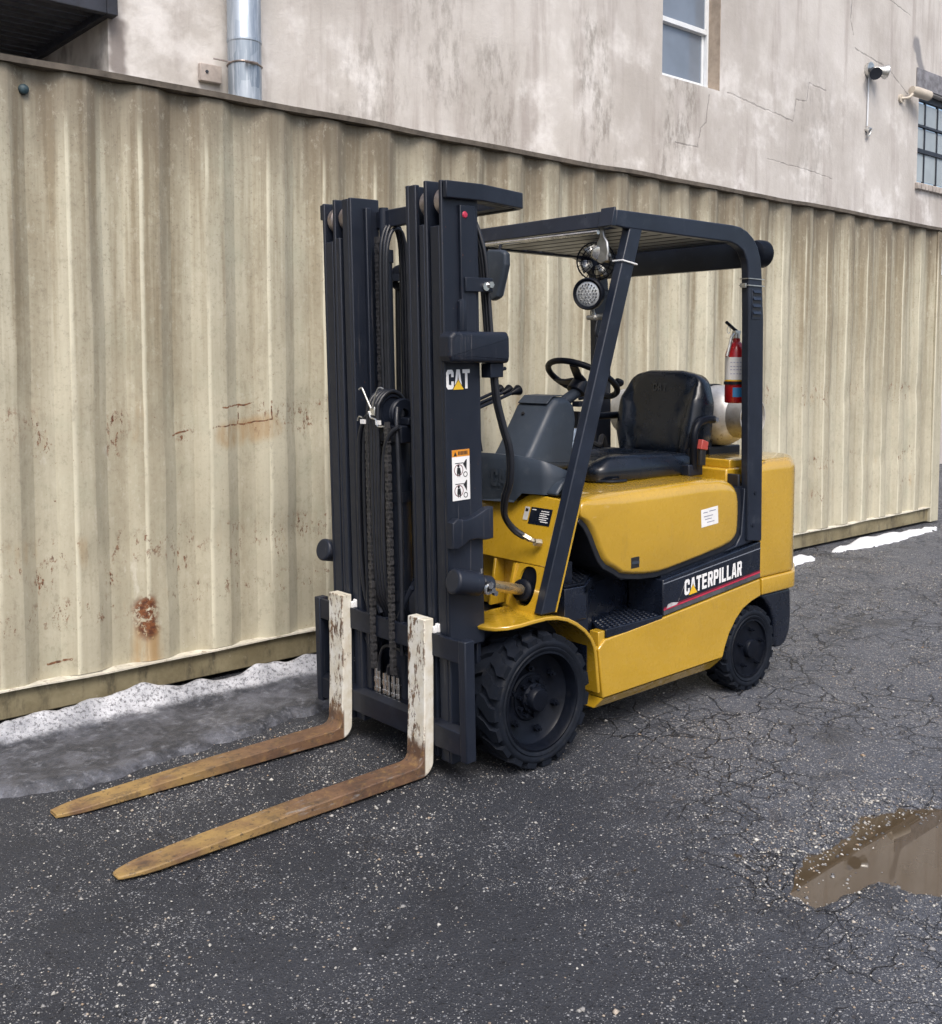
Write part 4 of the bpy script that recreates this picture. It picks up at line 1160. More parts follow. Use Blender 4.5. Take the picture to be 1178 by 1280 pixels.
for zc in (1.178, 1.100):
    def ring(cx, cz, r, w, n=24):
        vs = []
        for i in range(n):
            a = 2 * math.pi * i / n
            vs += [(cx + r * math.cos(a), 0.3895, cz + r * math.sin(a)), (cx + (r - w) * math.cos(a), 0.3895, cz + (r - w) * math.sin(a))]
        return vs, [(2 * i, 2 * i + 1, (2 * i + 3) % (2 * n), (2 * i + 2) % (2 * n)) for i in range(n)]
    b.add(*ring(-0.090, zc - 0.020, 0.0105, 0.003))
    b.add([(-0.078, 0.3894, zc + 0.018), (-0.080, 0.3894, zc + 0.018), (-0.096, 0.3894, zc - 0.006), (-0.098, 0.3894, zc + 0.036), (-0.094, 0.3894, zc + 0.036)], [(0, 1, 2, 3, 4)])
    b.box(-0.040, -0.082, 0.3893, 0.38945, zc + 0.022, zc + 0.025)
    b.lathe([(0.0, 0.0), (0.0055, 0.0)], (-0.056, 0.38955, zc + 0.013), (0, 1, 0), n=12)
    b.add([(-0.050, 0.3896, zc + 0.007), (-0.064, 0.3896, zc + 0.007), (-0.068, 0.3896, zc - 0.012), (-0.062, 0.3896, zc - 0.030), (-0.057, 0.3896, zc - 0.014), (-0.053, 0.3896, zc - 0.030), (-0.048, 0.3896, zc - 0.012)], [(0, 1, 2, 4, 6), (2, 3, 4), (4, 5, 6)])
b.build("label_print", 'black_print', dec, smooth=0)
b = B(T)
for zc in (1.178, 1.100): b.add(*ring(-0.057, zc - 0.002, 0.022, 0.0028))
b.build("label_ring", 'maroon_print', dec, smooth=0)

# centre: free-lift cylinder with cross head, chain and hose sheaves
b = B(T).cyl((-0.075, 0.0, 0.10), (-0.075, 0.0, 1.26), 0.044, n=24).cyl((-0.075, 0, 0.62), (-0.075, 0, 0.66), 0.050, n=24).cyl((-0.075, 0, 1.02), (-0.075, 0, 1.06), 0.050, n=24)
b.build("lift_cylinder", 'mast', truck)
b = B(T).box(-0.12, -0.01, -0.10, 0.10, 1.26, 1.33).box(-0.10, -0.04, -0.115, 0.115, 1.33, 1.36); crosshead = b.build("cross_head", 'black', truck, bevel=0.006)
for s in (1, -1):
    b = B(T); b.lathe([(0.020, -0.012), (0.055, -0.012), (0.060, -0.008), (0.052, -0.004), (0.052, 0.004), (0.060, 0.008), (0.055, 0.012), (0.020, 0.012)], (-0.058, s * 0.053, 1.375), (0, 1, 0), n=28)
    b.build("chain_sheave", 'black', crosshead)
    b = B(T); b.lathe([(0.012, -0.006), (0.050, -0.006), (0.056, -0.014), (0.074, -0.014), (0.078, -0.010), (0.068, 0.0), (0.078, 0.010), (0.074, 0.014), (0.056, 0.014), (0.050, 0.006), (0.012, 0.006)], (-0.050, s * 0.020 - 0.030, 1.385), (0, 1, 0), n=32)
    b.build("hose_sheave", 'black', crosshead)
    # leaf chain: linked plates down to the carriage
    b = B(T)
    z = 0.34; i = 0
    while z < 1.335:
        for k in ((-2, 0, 2) if i % 2 == 0 else (-1, 1)):
            b.box(0.018, 0.036, s * 0.064 + k * 0.0045 - 0.0017, s * 0.064 + k * 0.0045 + 0.0017, z, z + 0.026)
        b.cyl((0.027, s * 0.064 - 0.013, z + 0.004), (0.027, s * 0.064 + 0.013, z + 0.004), 0.0042, n=6)
        z += 0.0185; i += 1
    ch = b.build("lift_chain", 'chain', truck, smooth=0); ch["kind"] = "stuff"
    b = B(T)
    z = 1.02; i = 0
    while z < 2.06:
        for k in ((-2, 0, 2) if i % 2 == 0 else (-1, 1)):
            b.box(-0.100, -0.082, s * 0.128 + k * 0.0045 - 0.0017, s * 0.128 + k * 0.0045 + 0.0017, z, z + 0.026)
        z += 0.0185; i += 1
    ch = b.build("lift_chain", 'chain', truck, smooth=0); ch["kind"] = "stuff"
def hose(pts, r=0.011, name="hydraulic_hose", mt='hose', tr=None):
    return B(tr).tube(pts, r, n=10, res=7).build(name, mt, truck, smooth=60)
for y0 in (-0.062, -0.040, -0.018, 0.002):       # over the hose sheaves
    hose([(-0.05, y0, 0.50), (-0.02, y0, 0.58), (0.015, y0, 0.68), (0.026, y0, 0.9), (0.026, y0, 1.34), (0.012, y0, 1.425), (-0.045, y0, 1.462), (-0.10, y0, 1.43), (-0.125, y0, 1.34), (-0.130, y0, 1.0), (-0.130, y0, 0.4)], 0.0095, tr=T)
hose([(-0.05, -0.145, 0.50), (0.0, -0.150, 0.62), (0.014, -0.158, 0.85), (0.014, -0.150, 1.22), (0.010, -0.120, 1.335), (0.0, -0.085, 1.375)], 0.009, tr=T)
hose([(-0.05, 0.018, 0.50), (0.0, 0.022, 0.60), (0.030, 0.028, 0.85), (0.030, 0.040, 1.18), (0.028, 0.075, 1.29), (0.010, 0.12, 1.33)], 0.010, tr=T)
hose([(0.0, -0.125, 0.42), (0.004, -0.130, 0.85), (0.004, -0.128, 1.22), (0.0, -0.105, 1.34), (-0.01, -0.085, 1.40)], 0.009, tr=T)
hose([(0.0, 0.09, 0.42), (0.004, 0.105, 0.85), (0.004, 0.10, 1.22), (0.0, 0.09, 1.34), (-0.02, 0.07, 1.40)], 0.009, tr=T)
for y0, h in ((-0.085, 2.10), (-0.070, 2.08), (-0.108, 2.10)):
    hose([(-0.09, y0, 1.1), (-0.088, y0, 1.7), (-0.090, y0, h - 0.12), (-0.105, y0 - 0.005, h - 0.02), (-0.14, y0 - 0.01, h + 0.03), (-0.19, y0 - 0.015, h), (-0.205, y0 - 0.015, h - 0.2), (-0.20, y0 - 0.015, 1.1)], 0.0085, tr=T)
hose([(-0.28, -0.225, 1.30), (-0.285, -0.226, 1.55), (-0.29, -0.226, 1.90)], 0.010, tr=T)
hose([(-0.28, -0.262, 1.20), (-0.285, -0.262, 1.55), (-0.29, -0.262, 1.90)], 0.012, tr=T)
b = B(T); b.lathe([(0.0, -0.016), (0.050, -0.016), (0.056, -0.010), (0.056, 0.010), (0.050, 0.016), (0.0, 0.016)], (-0.30, -0.245, 1.930), (0.75, 0.6, 0), n=28); pul = b.build("hose_pulley", 'black', truck)
B(T).cyl((-0.288, -0.235, 1.920), (-0.270, -0.222, 1.920), 0.012, n=6).build("pulley_bolt", 'chrome', pul)
B(T).box(-0.30, -0.176, -0.37, -0.22, 1.915, 1.945).build("pulley_arm", 'black', pul)
b = B(T)
b.tube([(0.04, -0.100, 1.470), (0.04, -0.082, 1.478), (0.04, -0.068, 1.462), (0.044, -0.022, 1.405), (0.044, -0.008, 1.402), (0.044, 0.022, 1.462), (0.04, 0.035, 1.480), (0.03, 0.05, 1.475)], 0.0035, n=6, res=3)
b.tube([(0.04, -0.115, 1.345), (0.04, -0.105, 1.362), (0.04, -0.085, 1.360)], 0.0035, n=6, res=3)
b.tube([(0.04, -0.045, 1.375), (0.044, -0.030, 1.385), (0.044, -0.02, 1.362), (0.044, 0.015, 1.355), (0.044, 0.025, 1.33), (0.04, 0.06, 1.33)], 0.0035, n=6, res=3)
b.build("hose_guard_wire", 'wire', crosshead)
B(T).box(0.036, 0.042, -0.030, 0.004, 1.370, 1.405).build("guide_plate", 'wire', crosshead, bevel=0.003)
for y0 in (-0.090, 0.012): B(T).box(0.036, 0.046, y0, y0 + 0.026, 1.335, 1.352).build("chain_clip", 'white_print', crosshead)

# ------------------------------------------------------------------ carriage and forks
C = Matrix.Translation((0.345, 0, 0)) @ Matrix.Rotation(TILT, 4, 'Y')
b = B(C).prism([(-0.008, 0.478), (0.022, 0.470), (0.022, 0.556), (0.006, 0.556), (0.006, 0.540), (-0.008, 0.540)], -0.50, 0.50, 'Y')
car = b.build("carriage_bar", 'black', truck, bevel=0.003)
b = B(C)
for i in range(7):
    y = -0.33 + i * 0.11
    b.box(0.001, 0.0235, y, y + 0.018, 0.551, 0.5585)
b.build("bar_notch", 'mast', car)
B(C).prism([(-0.010, 0.118), (0.022, 0.118), (0.022, 0.205), (0.000, 0.222), (-0.010, 0.222)], -0.50, 0.50, 'Y').build("carriage_bar", 'black', truck, bevel=0.003)
B(C).box(-0.06, -0.0105, -0.40, 0.40, 0.196, 0.214).build("carriage_shelf", 'black', truck, bevel=0.003)
for s in (1, -1):
    B(C).box(-0.022, 0.026, s * 0.462, s * 0.502, 0.100, 0.560).build("side_plate", 'mast', truck, bevel=0.005)
    B(C).box(-0.030, -0.0105, s * 0.135, s * 0.175, 0.13, 0.60).build("carriage_upright", 'black', truck, bevel=0.004)
    B(C).prism([(-0.024, 0.60), (-0.010, 0.60), (-0.010, 0.68), (-0.024, 0.72)], s * 0.13, s * 0.176, 'Y').build("chain_anchor", 'black', truck)
    B(C).tube([(-0.012, s * 0.06, 0.56), (-0.012, s * 0.10, 0.63), (-0.012, s * 0.15, 0.70)], 0.012, n=8).build("carriage_strut", 'mast', truck)
for (y, h) in ((-0.118, 0.33), (-0.098, 0.30), (-0.060, 0.30), (-0.035, 0.31), (0.0, 0.30), (0.03, 0.30)):
    b = B(C)
    b.lathe([(0.0, 0.215), (0.0125, 0.215), (0.0125, 0.240), (0.009, 0.242), (0.009, 0.260), (0.0125, 0.262), (0.0125, 0.280), (0.0095, 0.282), (0.0095, h + 0.01), (0.0, h + 0.01)], (-0.022, y, 0), (0, 0, 1), n=10)
    b.build("hydraulic_fitting", 'chrome', truck)
B(C).tube([(-0.02, -0.30, 0.32), (-0.018, -0.26, 0.323), (-0.018, -0.225, 0.318), (-0.018, -0.208, 0.295), (-0.018, -0.205, 0.222)], 0.011, n=10).build("hydraulic_fitting", 'chrome', truck)
hose([(-0.02, -0.36, 0.475), (-0.018, -0.24, 0.470), (-0.016, -0.165, 0.42), (-0.018, -0.122, 0.36), (-0.022, -0.118, 0.325)], 0.0075, tr=C)
hose([(-0.022, -0.098, 0.300), (-0.02, -0.088, 0.37), (-0.016, -0.045, 0.425), (-0.016, 0.05, 0.432), (-0.016, 0.2, 0.40)], 0.0075, tr=C)
hose([(-0.022, -0.035, 0.30), (-0.016, -0.025, 0.34), (-0.012, 0.0, 0.355), (-0.016, 0.025, 0.34), (-0.022, 0.03, 0.30)], 0.008, tr=C)
hose([(-0.02, -0.42, 0.325), (-0.02, -0.36, 0.325), (-0.02, -0.30, 0.32)], 0.010, tr=C)
hose([(-0.02, 0.30, 0.45), (-0.012, 0.365, 0.40), (-0.012, 0.38, 0.33), (-0.016, 0.35, 0.27)], 0.008, tr=C)

def fork(y, yaw, XT=1.612):
    """L-shaped fork: shank on the carriage, blade on the ground, tapered to a rounded tip"""
    w = 0.0505
    X0 = 0.372
    sec = []   # (x, z_bottom, z_top, half width) along the blade
    b = B()
    # side profile rings, from the top of the shank down round the heel and out to the tip
    th = 0.046
    ring = []
    for z in (0.612, 0.50, 0.38, 0.26, 0.15): ring.append(((X0, z), (X0 + th - (0.0 if z > 0.2 else -0.004), z), w))
    for k in range(1, 7):
        a = math.pi / 2 * k / 7
        cx, cz = X0 + 0.062, 0.062
        ring.append(((cx - 0.062 * math.cos(a), cz - 0.062 * math.sin(a) + 0.003), (X0 + th + 0.006 + 0.030 * (1 - math.cos(a)), 0.052 + 0.036 * (1 - math.sin(a))), w))
    for x, zt, ww in ((0.46, 0.050, w), (0.60, 0.048, w), (0.80, 0.045, w), (1.00, 0.041, w), (1.20, 0.034, w), (1.38, 0.027, w), (1.49, 0.022, w * 0.985), (1.535, 0.020, w * 0.90), (1.57, 0.018, w * 0.74), (1.598, 0.016, w * 0.58), (XT, 0.013, w * 0.40)):
        ring.append(((x, 0.0035), (x, zt), ww))
    vs, fs = [], []
    for (bx, bz), (tx, tz), ww in ring:
        vs += [(bx, y - ww, bz), (bx, y + ww, bz), (tx, y + ww, tz), (tx, y - ww, tz)]
    for i in range(len(ring) - 1):
        for j in range(4): fs.append((4 * i + j, 4 * i + (j + 1) % 4, 4 * i + 4 + (j + 1) % 4, 4 * i + 4 + j))
    fs += [(3, 2, 1, 0), tuple(4 * (len(ring) - 1) + j for j in range(4))]
    Rz = Matrix.Translation((X0, y, 0)) @ Matrix.Rotation(yaw, 4, 'Z') @ Matrix.Translation((-X0, -y, 0))
    b.T = Rz
    b.add(vs, fs)
    o = b.build("fork", 'fork', truck, bevel=0.004, smooth=50)
    B(C).box(-0.002, 0.022, y + 0.052, y + 0.066, 0.556, 0.584).box(-0.006, 0.008, y + 0.052, y + 0.074, 0.558, 0.592).build("fork_latch", M['white_print'], o, bevel=0.004)
    return o
f1 = fork(0.256, R(1.3)); f1["label"] = "fork nearer the yard, white shank and rusty blade"
f2 = fork(-0.285, R(0.0), 1.592); f2["label"] = "fork nearer the container, rusty blade"

# ------------------------------------------------------------------ tilt cylinders
for s in (1, -1):
    b = B().cyl((0.385, s * 0.432, 0.775), (0.262, s * 0.442, 0.748), 0.048, 0.045, n=24).cyl((0.262, s * 0.442, 0.748), (0.205, s * 0.446, 0.736), 0.036, n=20)
    tc_ = b.build("tilt_cylinder", 'mast', truck, bevel=0.010, seg=3)
    B().cyl((0.205, s * 0.442, 0.736), (-0.015, s * 0.375, 0.676), 0.0215, n=20).build("tilt_rod", 'brass', tc_)
    b = B(); b.lathe([(0.020, -0.006), (0.026, -0.006), (0.028, 0.0), (0.038, 0.002), (0.044, 0.008), (0.044, 0.030), (0.030, 0.034), (0.0, 0.034)], (-0.022, s * 0.373, 0.674), (-0.92, -0.28 * s, -0.27), n=24); b.build("rod_seal", 'rim', tc_)
    b = B().cyl((0.250, s * 0.470, 0.750), (0.250, s * 0.497, 0.750), 0.014, n=8).cyl((0.232, s * 0.472, 0.728), (0.232, s * 0.492, 0.728), 0.011, n=6).cyl((0.212, s * 0.470, 0.712), (0.212, s * 0.484, 0.712), 0.010, n=12)
    b.tube([(0.250, s * 0.488, 0.758), (0.270, s * 0.490, 0.745), (0.268, s * 0.49, 0.722), (0.245, s * 0.49, 0.722)], 0.006, n=6)
    b.build("pin_bolt", 'chrome', tc_)
    B().cyl((0.255, s * 0.447, 0.79), (0.255, s * 0.447, 0.808), 0.006, n=8).build("grease_nipple", 'chrome', tc_)

# ------------------------------------------------------------------ chassis
b = B().box(-0.30, 0.255, -0.315, 0.315, 0.12, 0.54); b.build("axle_housing", 'black', truck, bevel=0.02)
b = B().box(-1.50, -0.28, -0.44, 0.28, 0.15, 0.62); b.box(-1.9, -1.5, -0.33, 0.33, 0.16, 0.50); b.build("frame", 'black', truck, bevel=0.01)
# yellow side skirt with the folded lower edge
for s in (1, -1):
    b = B()
    top = [(-0.345, 0.400), (-0.387, 0.433), (-0.765, 0.4625), (-1.507, 0.531), (-1.520, 0.448)]
    arch = [(-1.44, 0.432), (-1.368, 0.405), (-1.312, 0.362), (-1.264, 0.308), (-1.232, 0.250), (-1.213, 0.200)]
    low = [(-0.376, 0.186)]
    b.prism(top + arch + low, s * 0.27, s * 0.4995, 'Y')
    b.add([(-0.376, s * 0.4995, 0.1855), (-1.2125, s * 0.4995, 0.1995), (-1.166, s * 0.462, 0.147), (-0.358, s * 0.462, 0.138), (-0.376, s * 0.30, 0.1855), (-1.2125, s * 0.30, 0.1995), (-1.166, s * 0.30, 0.147), (-0.358, s * 0.30, 0.138)],
          [(0, 1, 2, 3), (4, 7, 6, 5), (0, 3, 7, 4), (1, 5, 6, 2), (2, 6, 7, 3)])
    b.build("side_skirt", 'yellow', truck, bevel=0.006, seg=3)
    # fender over the drive wheel: curved strip, rounded front corner
    path = [(0.225, 0.568, 0.30, 0.36), (0.218, 0.572, 0.29, 0.42), (0.200, 0.576, 0.28, 0.465), (0.165, 0.580, 0.27, 0.497), (0.11, 0.584, 0.27, 0.512), (0.04, 0.588, 0.27, 0.514), (-0.03, 0.589, 0.27, 0.514), (-0.09, 0.582, 0.27, 0.514), (-0.15, 0.565, 0.27, 0.514), (-0.205, 0.537, 0.27, 0.514), (-0.255, 0.502, 0.27, 0.514), (-0.295, 0.462, 0.27, 0.512), (-0.322, 0.420, 0.27, 0.508), (-0.338, 0.370, 0.27, 0.503), (-0.350, 0.30, 0.27, 0.500), (-0.362, 0.215, 0.27, 0.498)]
    vs, fs = [], []
    for i, (x, z, y0, y1) in enumerate(path):
        p0, p1 = path[max(i - 1, 0)], path[min(i + 1, len(path) - 1)]
        d = Vector((p1[0] - p0[0], p1[1] - p0[1])).normalized(); nx_, nz_ = -d.y, d.x
        if nz_ < 0 and i < 6: nx_, nz_ = -nx_, -nz_
        nx_, nz_ = (d.y, -d.x)
        t_ = 0.016
        vs += [(x, s * y0, z), (x, s * y1, z), (x - nx_ * t_, s * y1, z - nz_ * t_), (x - nx_ * t_, s * y0, z - nz_ * t_)]
    for i in range(len(path) - 1):
        for j in range(4): fs.append((4 * i + j, 4 * i + (j + 1) % 4, 4 * i + 4 + (j + 1) % 4, 4 * i + 4 + j))
    fs += [(0, 1, 2, 3), tuple(4 * (len(path) - 1) + j for j in (3, 2, 1, 0))]
    B().add(vs, fs).build("fender", 'yellow', truck, bevel=0.004, smooth=50)

# front plate of the cab (firewall) with an oval opening for each tilt cylinder
def plate_with_hole(outer, cy, cz, ry, rz, x_of, th):
    """outer polygon in YZ (counter-clockwise), oval hole; x_of(z) gives the plane"""
    n = 40
    P_ = [Vector(p) for p in outer]
    hole, rim_ = [], []
    for i in range(n):
        a = 2 * math.pi * i / n
        d = Vector((math.cos(a), math.sin(a)))
        e = 2.6
        rr = (abs(d.x / ry) ** e + abs(d.y / rz) ** e) ** (-1 / e)
        hole.append(Vector((cy, cz)) + d * rr)
        best = None
        for j in range(len(P_)):
            p, q = P_[j], P_[(j + 1) % len(P_)]; ed = q - p
            den = d.x * ed.y - d.y * ed.x
            if abs(den) < 1e-9: continue
            w = p - Vector((cy, cz))
            t = (w.x * ed.y - w.y * ed.x) / den; u = (w.x * d.y - w.y * d.x) / den
            if t > 0 and -1e-6 <= u <= 1 + 1e-6 and (best is None or t < best): best = t
        rim_.append(Vector((cy, cz)) + d * best)
    vs = [(x_of(p.y), p.x, p.y) for p in hole] + [(x_of(p.y), p.x, p.y) for p in rim_] + [(x_of(p.y) - th, p.x, p.y) for p in hole] + [(x_of(p.y) - th, p.x, p.y) for p in rim_]
    fs = []
    for i in range(n):
        j = (i + 1) % n
        fs += [(i, j, n + j, n + i), (2 * n + i, 3 * n + i, 3 * n + j, 2 * n + j), (i, 2 * n + i, 2 * n + j, j), (n + i, n + j, 3 * n + j, 3 * n + i)]
    return vs, fs
fx = lambda z: -0.022 - (z - 0.594) * 0.33
for s in (1, -1):
    outer_p = [(0.298, 0.585), (0.452, 0.585), (0.452, 0.7665), (0.298, 0.7665)]
    vs, fs = plate_with_hole(outer_p, 0.3735, 0.684, 0.050, 0.076, fx, 0.012)
    b = B(); b.add([(x, s * y, z) for x, y, z in vs], fs); b.build("tilt_bracket", 'yellow', truck, smooth=40)
    b = B().box(-0.26, -0.085, s * 0.305, s * 0.428, 0.60, 0.765); b.build("hole_dark_box", 'black', truck)  # black box added behind the oval opening to paint its inner shade
    B().prism([(-0.13, 0.60), (-0.022, 0.60), (-0.066, 0.764), (-0.13, 0.764)], s * 0.285, s * 0.297, 'Y').build("bracket_gusset", 'yellow', truck)
pl = [(-0.452, 0.768), (0.452, 0.768), (0.452, 1.030), (0.300, 1.038), (0.268, 1.034), (0.240, 1.015), (0.215, 1.002), (-0.215, 1.002), (-0.24, 1.015), (-0.268, 1.034), (-0.30, 1.038), (-0.452, 1.030)]
b = B(); n_ = len(pl)
b.add([(fx(z), y, z) for y, z in pl] + [(fx(z) - 0.03, y, z) for y, z in pl], [tuple(range(n_)), tuple(range(2 * n_ - 1, n_ - 1, -1))] + [(i, i + n_, (i + 1) % n_ + n_, (i + 1) % n_) for i in range(n_)])
fire = b.build("front_plate", 'yellow', truck, bevel=0.004)
B().box(-0.155, -0.131, -0.284, 0.284, 0.55, 0.80).build("lower_plate", 'yellow', truck, bevel=0.004)
for yy in (0.15, -0.164): B().prism([(-0.1305, 0.57), (-0.05, 0.57), (-0.08, 0.764), (-0.1305, 0.764)], yy, yy + 0.014, 'Y').build("plate_rib", 'yellow', truck, bevel=0.003)
# data plate and small label on the front plate
def on_plate(y0, y1, z0, z1, lift):
    return [(fx(z) + lift, y, z) for y, z in ((y0, z0), (y1, z0), (y1, z1), (y0, z1))]
dpl = B().add(on_plate(0.303, 0.424, 0.922, 0.988, 0.002), [(0, 1, 2, 3)]).build("data_plate", 'panel', fire, smooth=0)
b = B()
for (y0, y1, z) in ((0.313, 0.335, 0.977), (0.365, 0.408, 0.975), (0.36, 0.412, 0.966), (0.36, 0.40, 0.958), (0.36, 0.41, 0.950), (0.36, 0.402, 0.942), (0.37, 0.412, 0.934)):
    b.add(on_plate(y0, y1, z, z + 0.0032, 0.003), [(0, 1, 2, 3)])
b.build("plate_print", 'white_print', dpl, smooth=0)
sl = B().add(on_plate(0.268, 0.296, 0.934, 0.986, 0.002), [(0, 1, 2, 3)]).build("small_label", simple("grey_label", (0.50, 0.50, 0.50), 0.5), fire, smooth=0)
B().add(on_plate(0.274, 0.290, 0.968, 0.980, 0.003), [(0, 1, 2, 3)]).build("label_print", 'black_print', sl, smooth=0)
# two hoses from the hose cover to the front plate
for off in (0.0, 0.016):
    hose([(0.155, 0.412 - off, 1.545), (0.14, 0.412 - off, 1.435), (0.11, 0.418 - off, 1.327), (0.082, 0.424 - off, 1.234), (0.064, 0.406 - off, 1.123), (0.052, 0.366 - off, 1.045), (0.028, 0.335 - off * 0.5, 0.971), (-0.018, 0.333, 0.918 - off * 0.6), (-0.052, 0.362, 0.886 - off * 0.5)], 0.0115 if off == 0 else 0.010)
b = B().cyl((-0.050, 0.358, 0.888), (-0.066, 0.385, 0.872), 0.0125, n=6).cyl((-0.066, 0.385, 0.872), (-0.074, 0.400, 0.866), 0.010, n=10).cyl((-0.066, 0.404, 0.864), (-0.094, 0.412, 0.860), 0.016, n=6)
b.build("hydraulic_fitting", 'brass', truck)
for off in (0.0, 0.017, 0.032): hose([(0.215, 0.335 - off, 2.150), (0.195, 0.362 - off, 2.075), (0.180, 0.383 - off, 1.98), (0.166, 0.386 - off, 1.85), (0.155, 0.392 - off, 1.69)], 0.0085)
B().cyl((0.20, 0.30, 2.02), (0.20, 0.325, 2.02), 0.022, n=16).build("hose_pulley", 'blue_print', truck)

# black foot well, floor mat, step
fw_ = [(-0.305, 0.471), (-0.455, 0.365), (-0.73, 0.287), (-0.79, 0.287), (-0.79, -0.42), (-0.305, -0.42)]
B().prism(fw_, 0.30, 0.672, 'Z').build("foot_well", 'panel', truck, bevel=0.004)
B().prism([(-0.165, 0.478), (-0.285, 0.485), (-0.3045, 0.4713), (-0.3045, -0.42), (-0.165, -0.42)], 0.535, 0.6715, 'Z').build("floor_frame", 'panel', truck, bevel=0.003)
B().prism([(-0.185, 0.54), (-0.3045, 0.44), (-0.3045, 0.536), (-0.185, 0.5345)], 0.40, 0.476, 'Y').build("floor_side", 'panel', truck)
B().box(-0.78, -0.10, -0.448, -0.425, 0.50, 1.0).build("far_side_liner", 'black', truck)
mat_p = [(-0.17, 0.470), (-0.278, 0.478), (-0.452, 0.356), (-0.70, 0.283), (-0.70, -0.40), (-0.17, -0.40)]
b = B().prism(mat_p, 0.6725, 0.684, 'Z'); fm = b.build("floor_mat", 'rim', truck, bevel=0.003)
def studs(poly, z, step, r, h):
    b = B(); a = np.array(poly); x0, y0 = a.min(0); x1, y1 = a.max(0); i = 0
    y = y0 + step / 2
    while y < y1:
        x = x0 + step / 2 + (step / 2 if i % 2 else 0)
        while x < x1:
            if poly_sd(np.array([x]), np.array([y]), poly)[0] < -r * 1.4: b.cyl((x, y, z), (x, y, z + h), r, r * 0.6, n=6)
            x += step
        y += step * 0.86; i += 1
    return b
studs([(-0.17, 0.470), (-0.278, 0.478), (-0.452, 0.356), (-0.55, 0.32), (-0.55, 0.1), (-0.17, 0.1)], 0.6842, 0.030, 0.008, 0.004).build("mat_stud", 'rim', fm, smooth=0)["kind"] = "stuff"
B().prism([(-0.283, 0.4855), (-0.275, 0.492), (-0.455, 0.373), (-0.735, 0.293), (-0.735, 0.2875), (-0.455, 0.3655)], 0.640, 0.6715, 'Z').build("floor_edge", 'rim', truck, bevel=0.002)
st_p = [(-0.395, 0.498), (-0.395, 0.44), (-0.456, 0.364), (-0.73, 0.286), (-0.764, 0.286), (-0.764, 0.498)]
b = B().prism(st_p, 0.438, 0.474, 'Z'); stp = b.build("step_plate", 'panel', truck, bevel=0.003)
studs(st_p, 0.4742, 0.030, 0.0085, 0.004).build("step_stud", 'panel', stp, smooth=0)["kind"] = "stuff"
B().box(-0.394, -0.355, 0.44, 0.49, 0.400, 0.468).build("step_bracket", 'yellow', truck, bevel=0.003)
# black body under the hood and the lettered side panel
B().prism([(-0.79, 0.47), (-0.79, 0.64), (-0.52, 0.66), (-0.42, 0.72), (-0.36, 0.80), (-0.30, 0.90), (-0.30, 0.99), (-1.50, 0.99), (-1.50, 0.50)], -0.46, 0.466, 'Y').build("engine_bay", 'black', truck)
for s in (1, -1):
    B().prism([(-0.766, 0.466), (-0.766, 0.628), (-0.80, 0.632), (-1.518, 0.716), (-1.518, 0.535)], s * 0.30, s * 0.4965, 'Y').build("side_panel", 'panel', truck, bevel=0.005)
PY = 0.4970
pz = lambda x: 0.487 + (-0.766 - x) * 0.0945      # slope of the stripe along the side
b = B()
def strip(x0, x1, h0, h1, y):
    return [(x0, y, pz(x0) + h0), (x1, y, pz(x1) + h0), (x1, y, pz(x1) + h1), (x0, y, pz(x0) + h1)]
B().add(strip(-0.772, -1.514, 0.004, 0.012, PY + 0.0002), [(0, 1, 2, 3)]).build("side_stripe", 'red_print', truck, smooth=0)
B().add(strip(-0.772, -1.514, 0.013, 0.019, PY + 0.0002), [(0, 1, 2, 3)]).build("side_stripe", 'maroon_print', truck, smooth=0)
B().add(strip(-0.772, -1.514, -0.016, 0.003, PY + 0.0002), [(0, 1, 2, 3)]).build("side_stripe", simple("grey_stripe", (0.07, 0.072, 0.08), 0.4, var=0.3), truck, smooth=0)
B().add(strip(-0.768, -1.514, 0.122, 0.1265, PY + 0.0002), [(0, 1, 2, 3)]).build("panel_line", simple("line_print", (0.20, 0.22, 0.26), 0.4), truck, smooth=0)
b = B().add([(-0.790, PY + 0.0006, pz(-0.79) + 0.010), (-0.86, PY + 0.0006, pz(-0.86) + 0.010), (-0.875, PY + 0.0006, pz(-0.875) + 0.018), (-0.825, PY + 0.0006, pz(-0.825) + 0.028), (-0.80, PY + 0.0006, pz(-0.8) + 0.026)], [(0, 1, 2, 3, 4)])
b.add([(-0.872, PY + 0.0005, 0.520), (-0.874, PY + 0.0005, 0.5205), (-0.916, PY + 0.0005, 0.588), (-0.918, PY + 0.0005, 0.586)], [(0, 1, 2, 3)])
b.build("decal_scratch", simple("scratch_grey", (0.45, 0.43, 0.44), 0.6, var=0.3, scale=30), truck, smooth=0)
polys, starts, wid = word("CATERPILLAR", 0.070, 0.0385, 0.0065)
k_ = 0.438 / wid
b = B(); CX_ = -0.917
ln = lambda x: 0.5375 + (-0.917 - x) * 0.075
for p in polys: b.add([(CX_ - u * k_, PY + 0.0008, ln(CX_ - u * k_) + v * (1.0)) for u, v in p], [tuple(range(len(p)))])
let = b.build("lettering", 'white_print', truck, smooth=0); let["label"] = "white letters CATERPILLAR on the black side panel"
xa = CX_ - (starts[1] + 0.019) * k_
B().add([(xa + 0.031, PY + 0.0014, ln(xa + 0.031) - 0.004), (xa - 0.031, PY + 0.0014, ln(xa - 0.031) - 0.004), (xa, PY + 0.0014, ln(xa) + 0.038)], [(0, 1, 2)]).build("logo_triangle", 'yellow_print', let, smooth=0)
B().add([(xa + 0.034, PY + 0.0011, ln(xa + 0.034) - 0.005), (xa - 0.034, PY + 0.0011, ln(xa - 0.034) - 0.005), (xa, PY + 0.0011, ln(xa) + 0.042)], [(0, 1, 2)]).build("logo_triangle_border", 'panel', let, smooth=0)

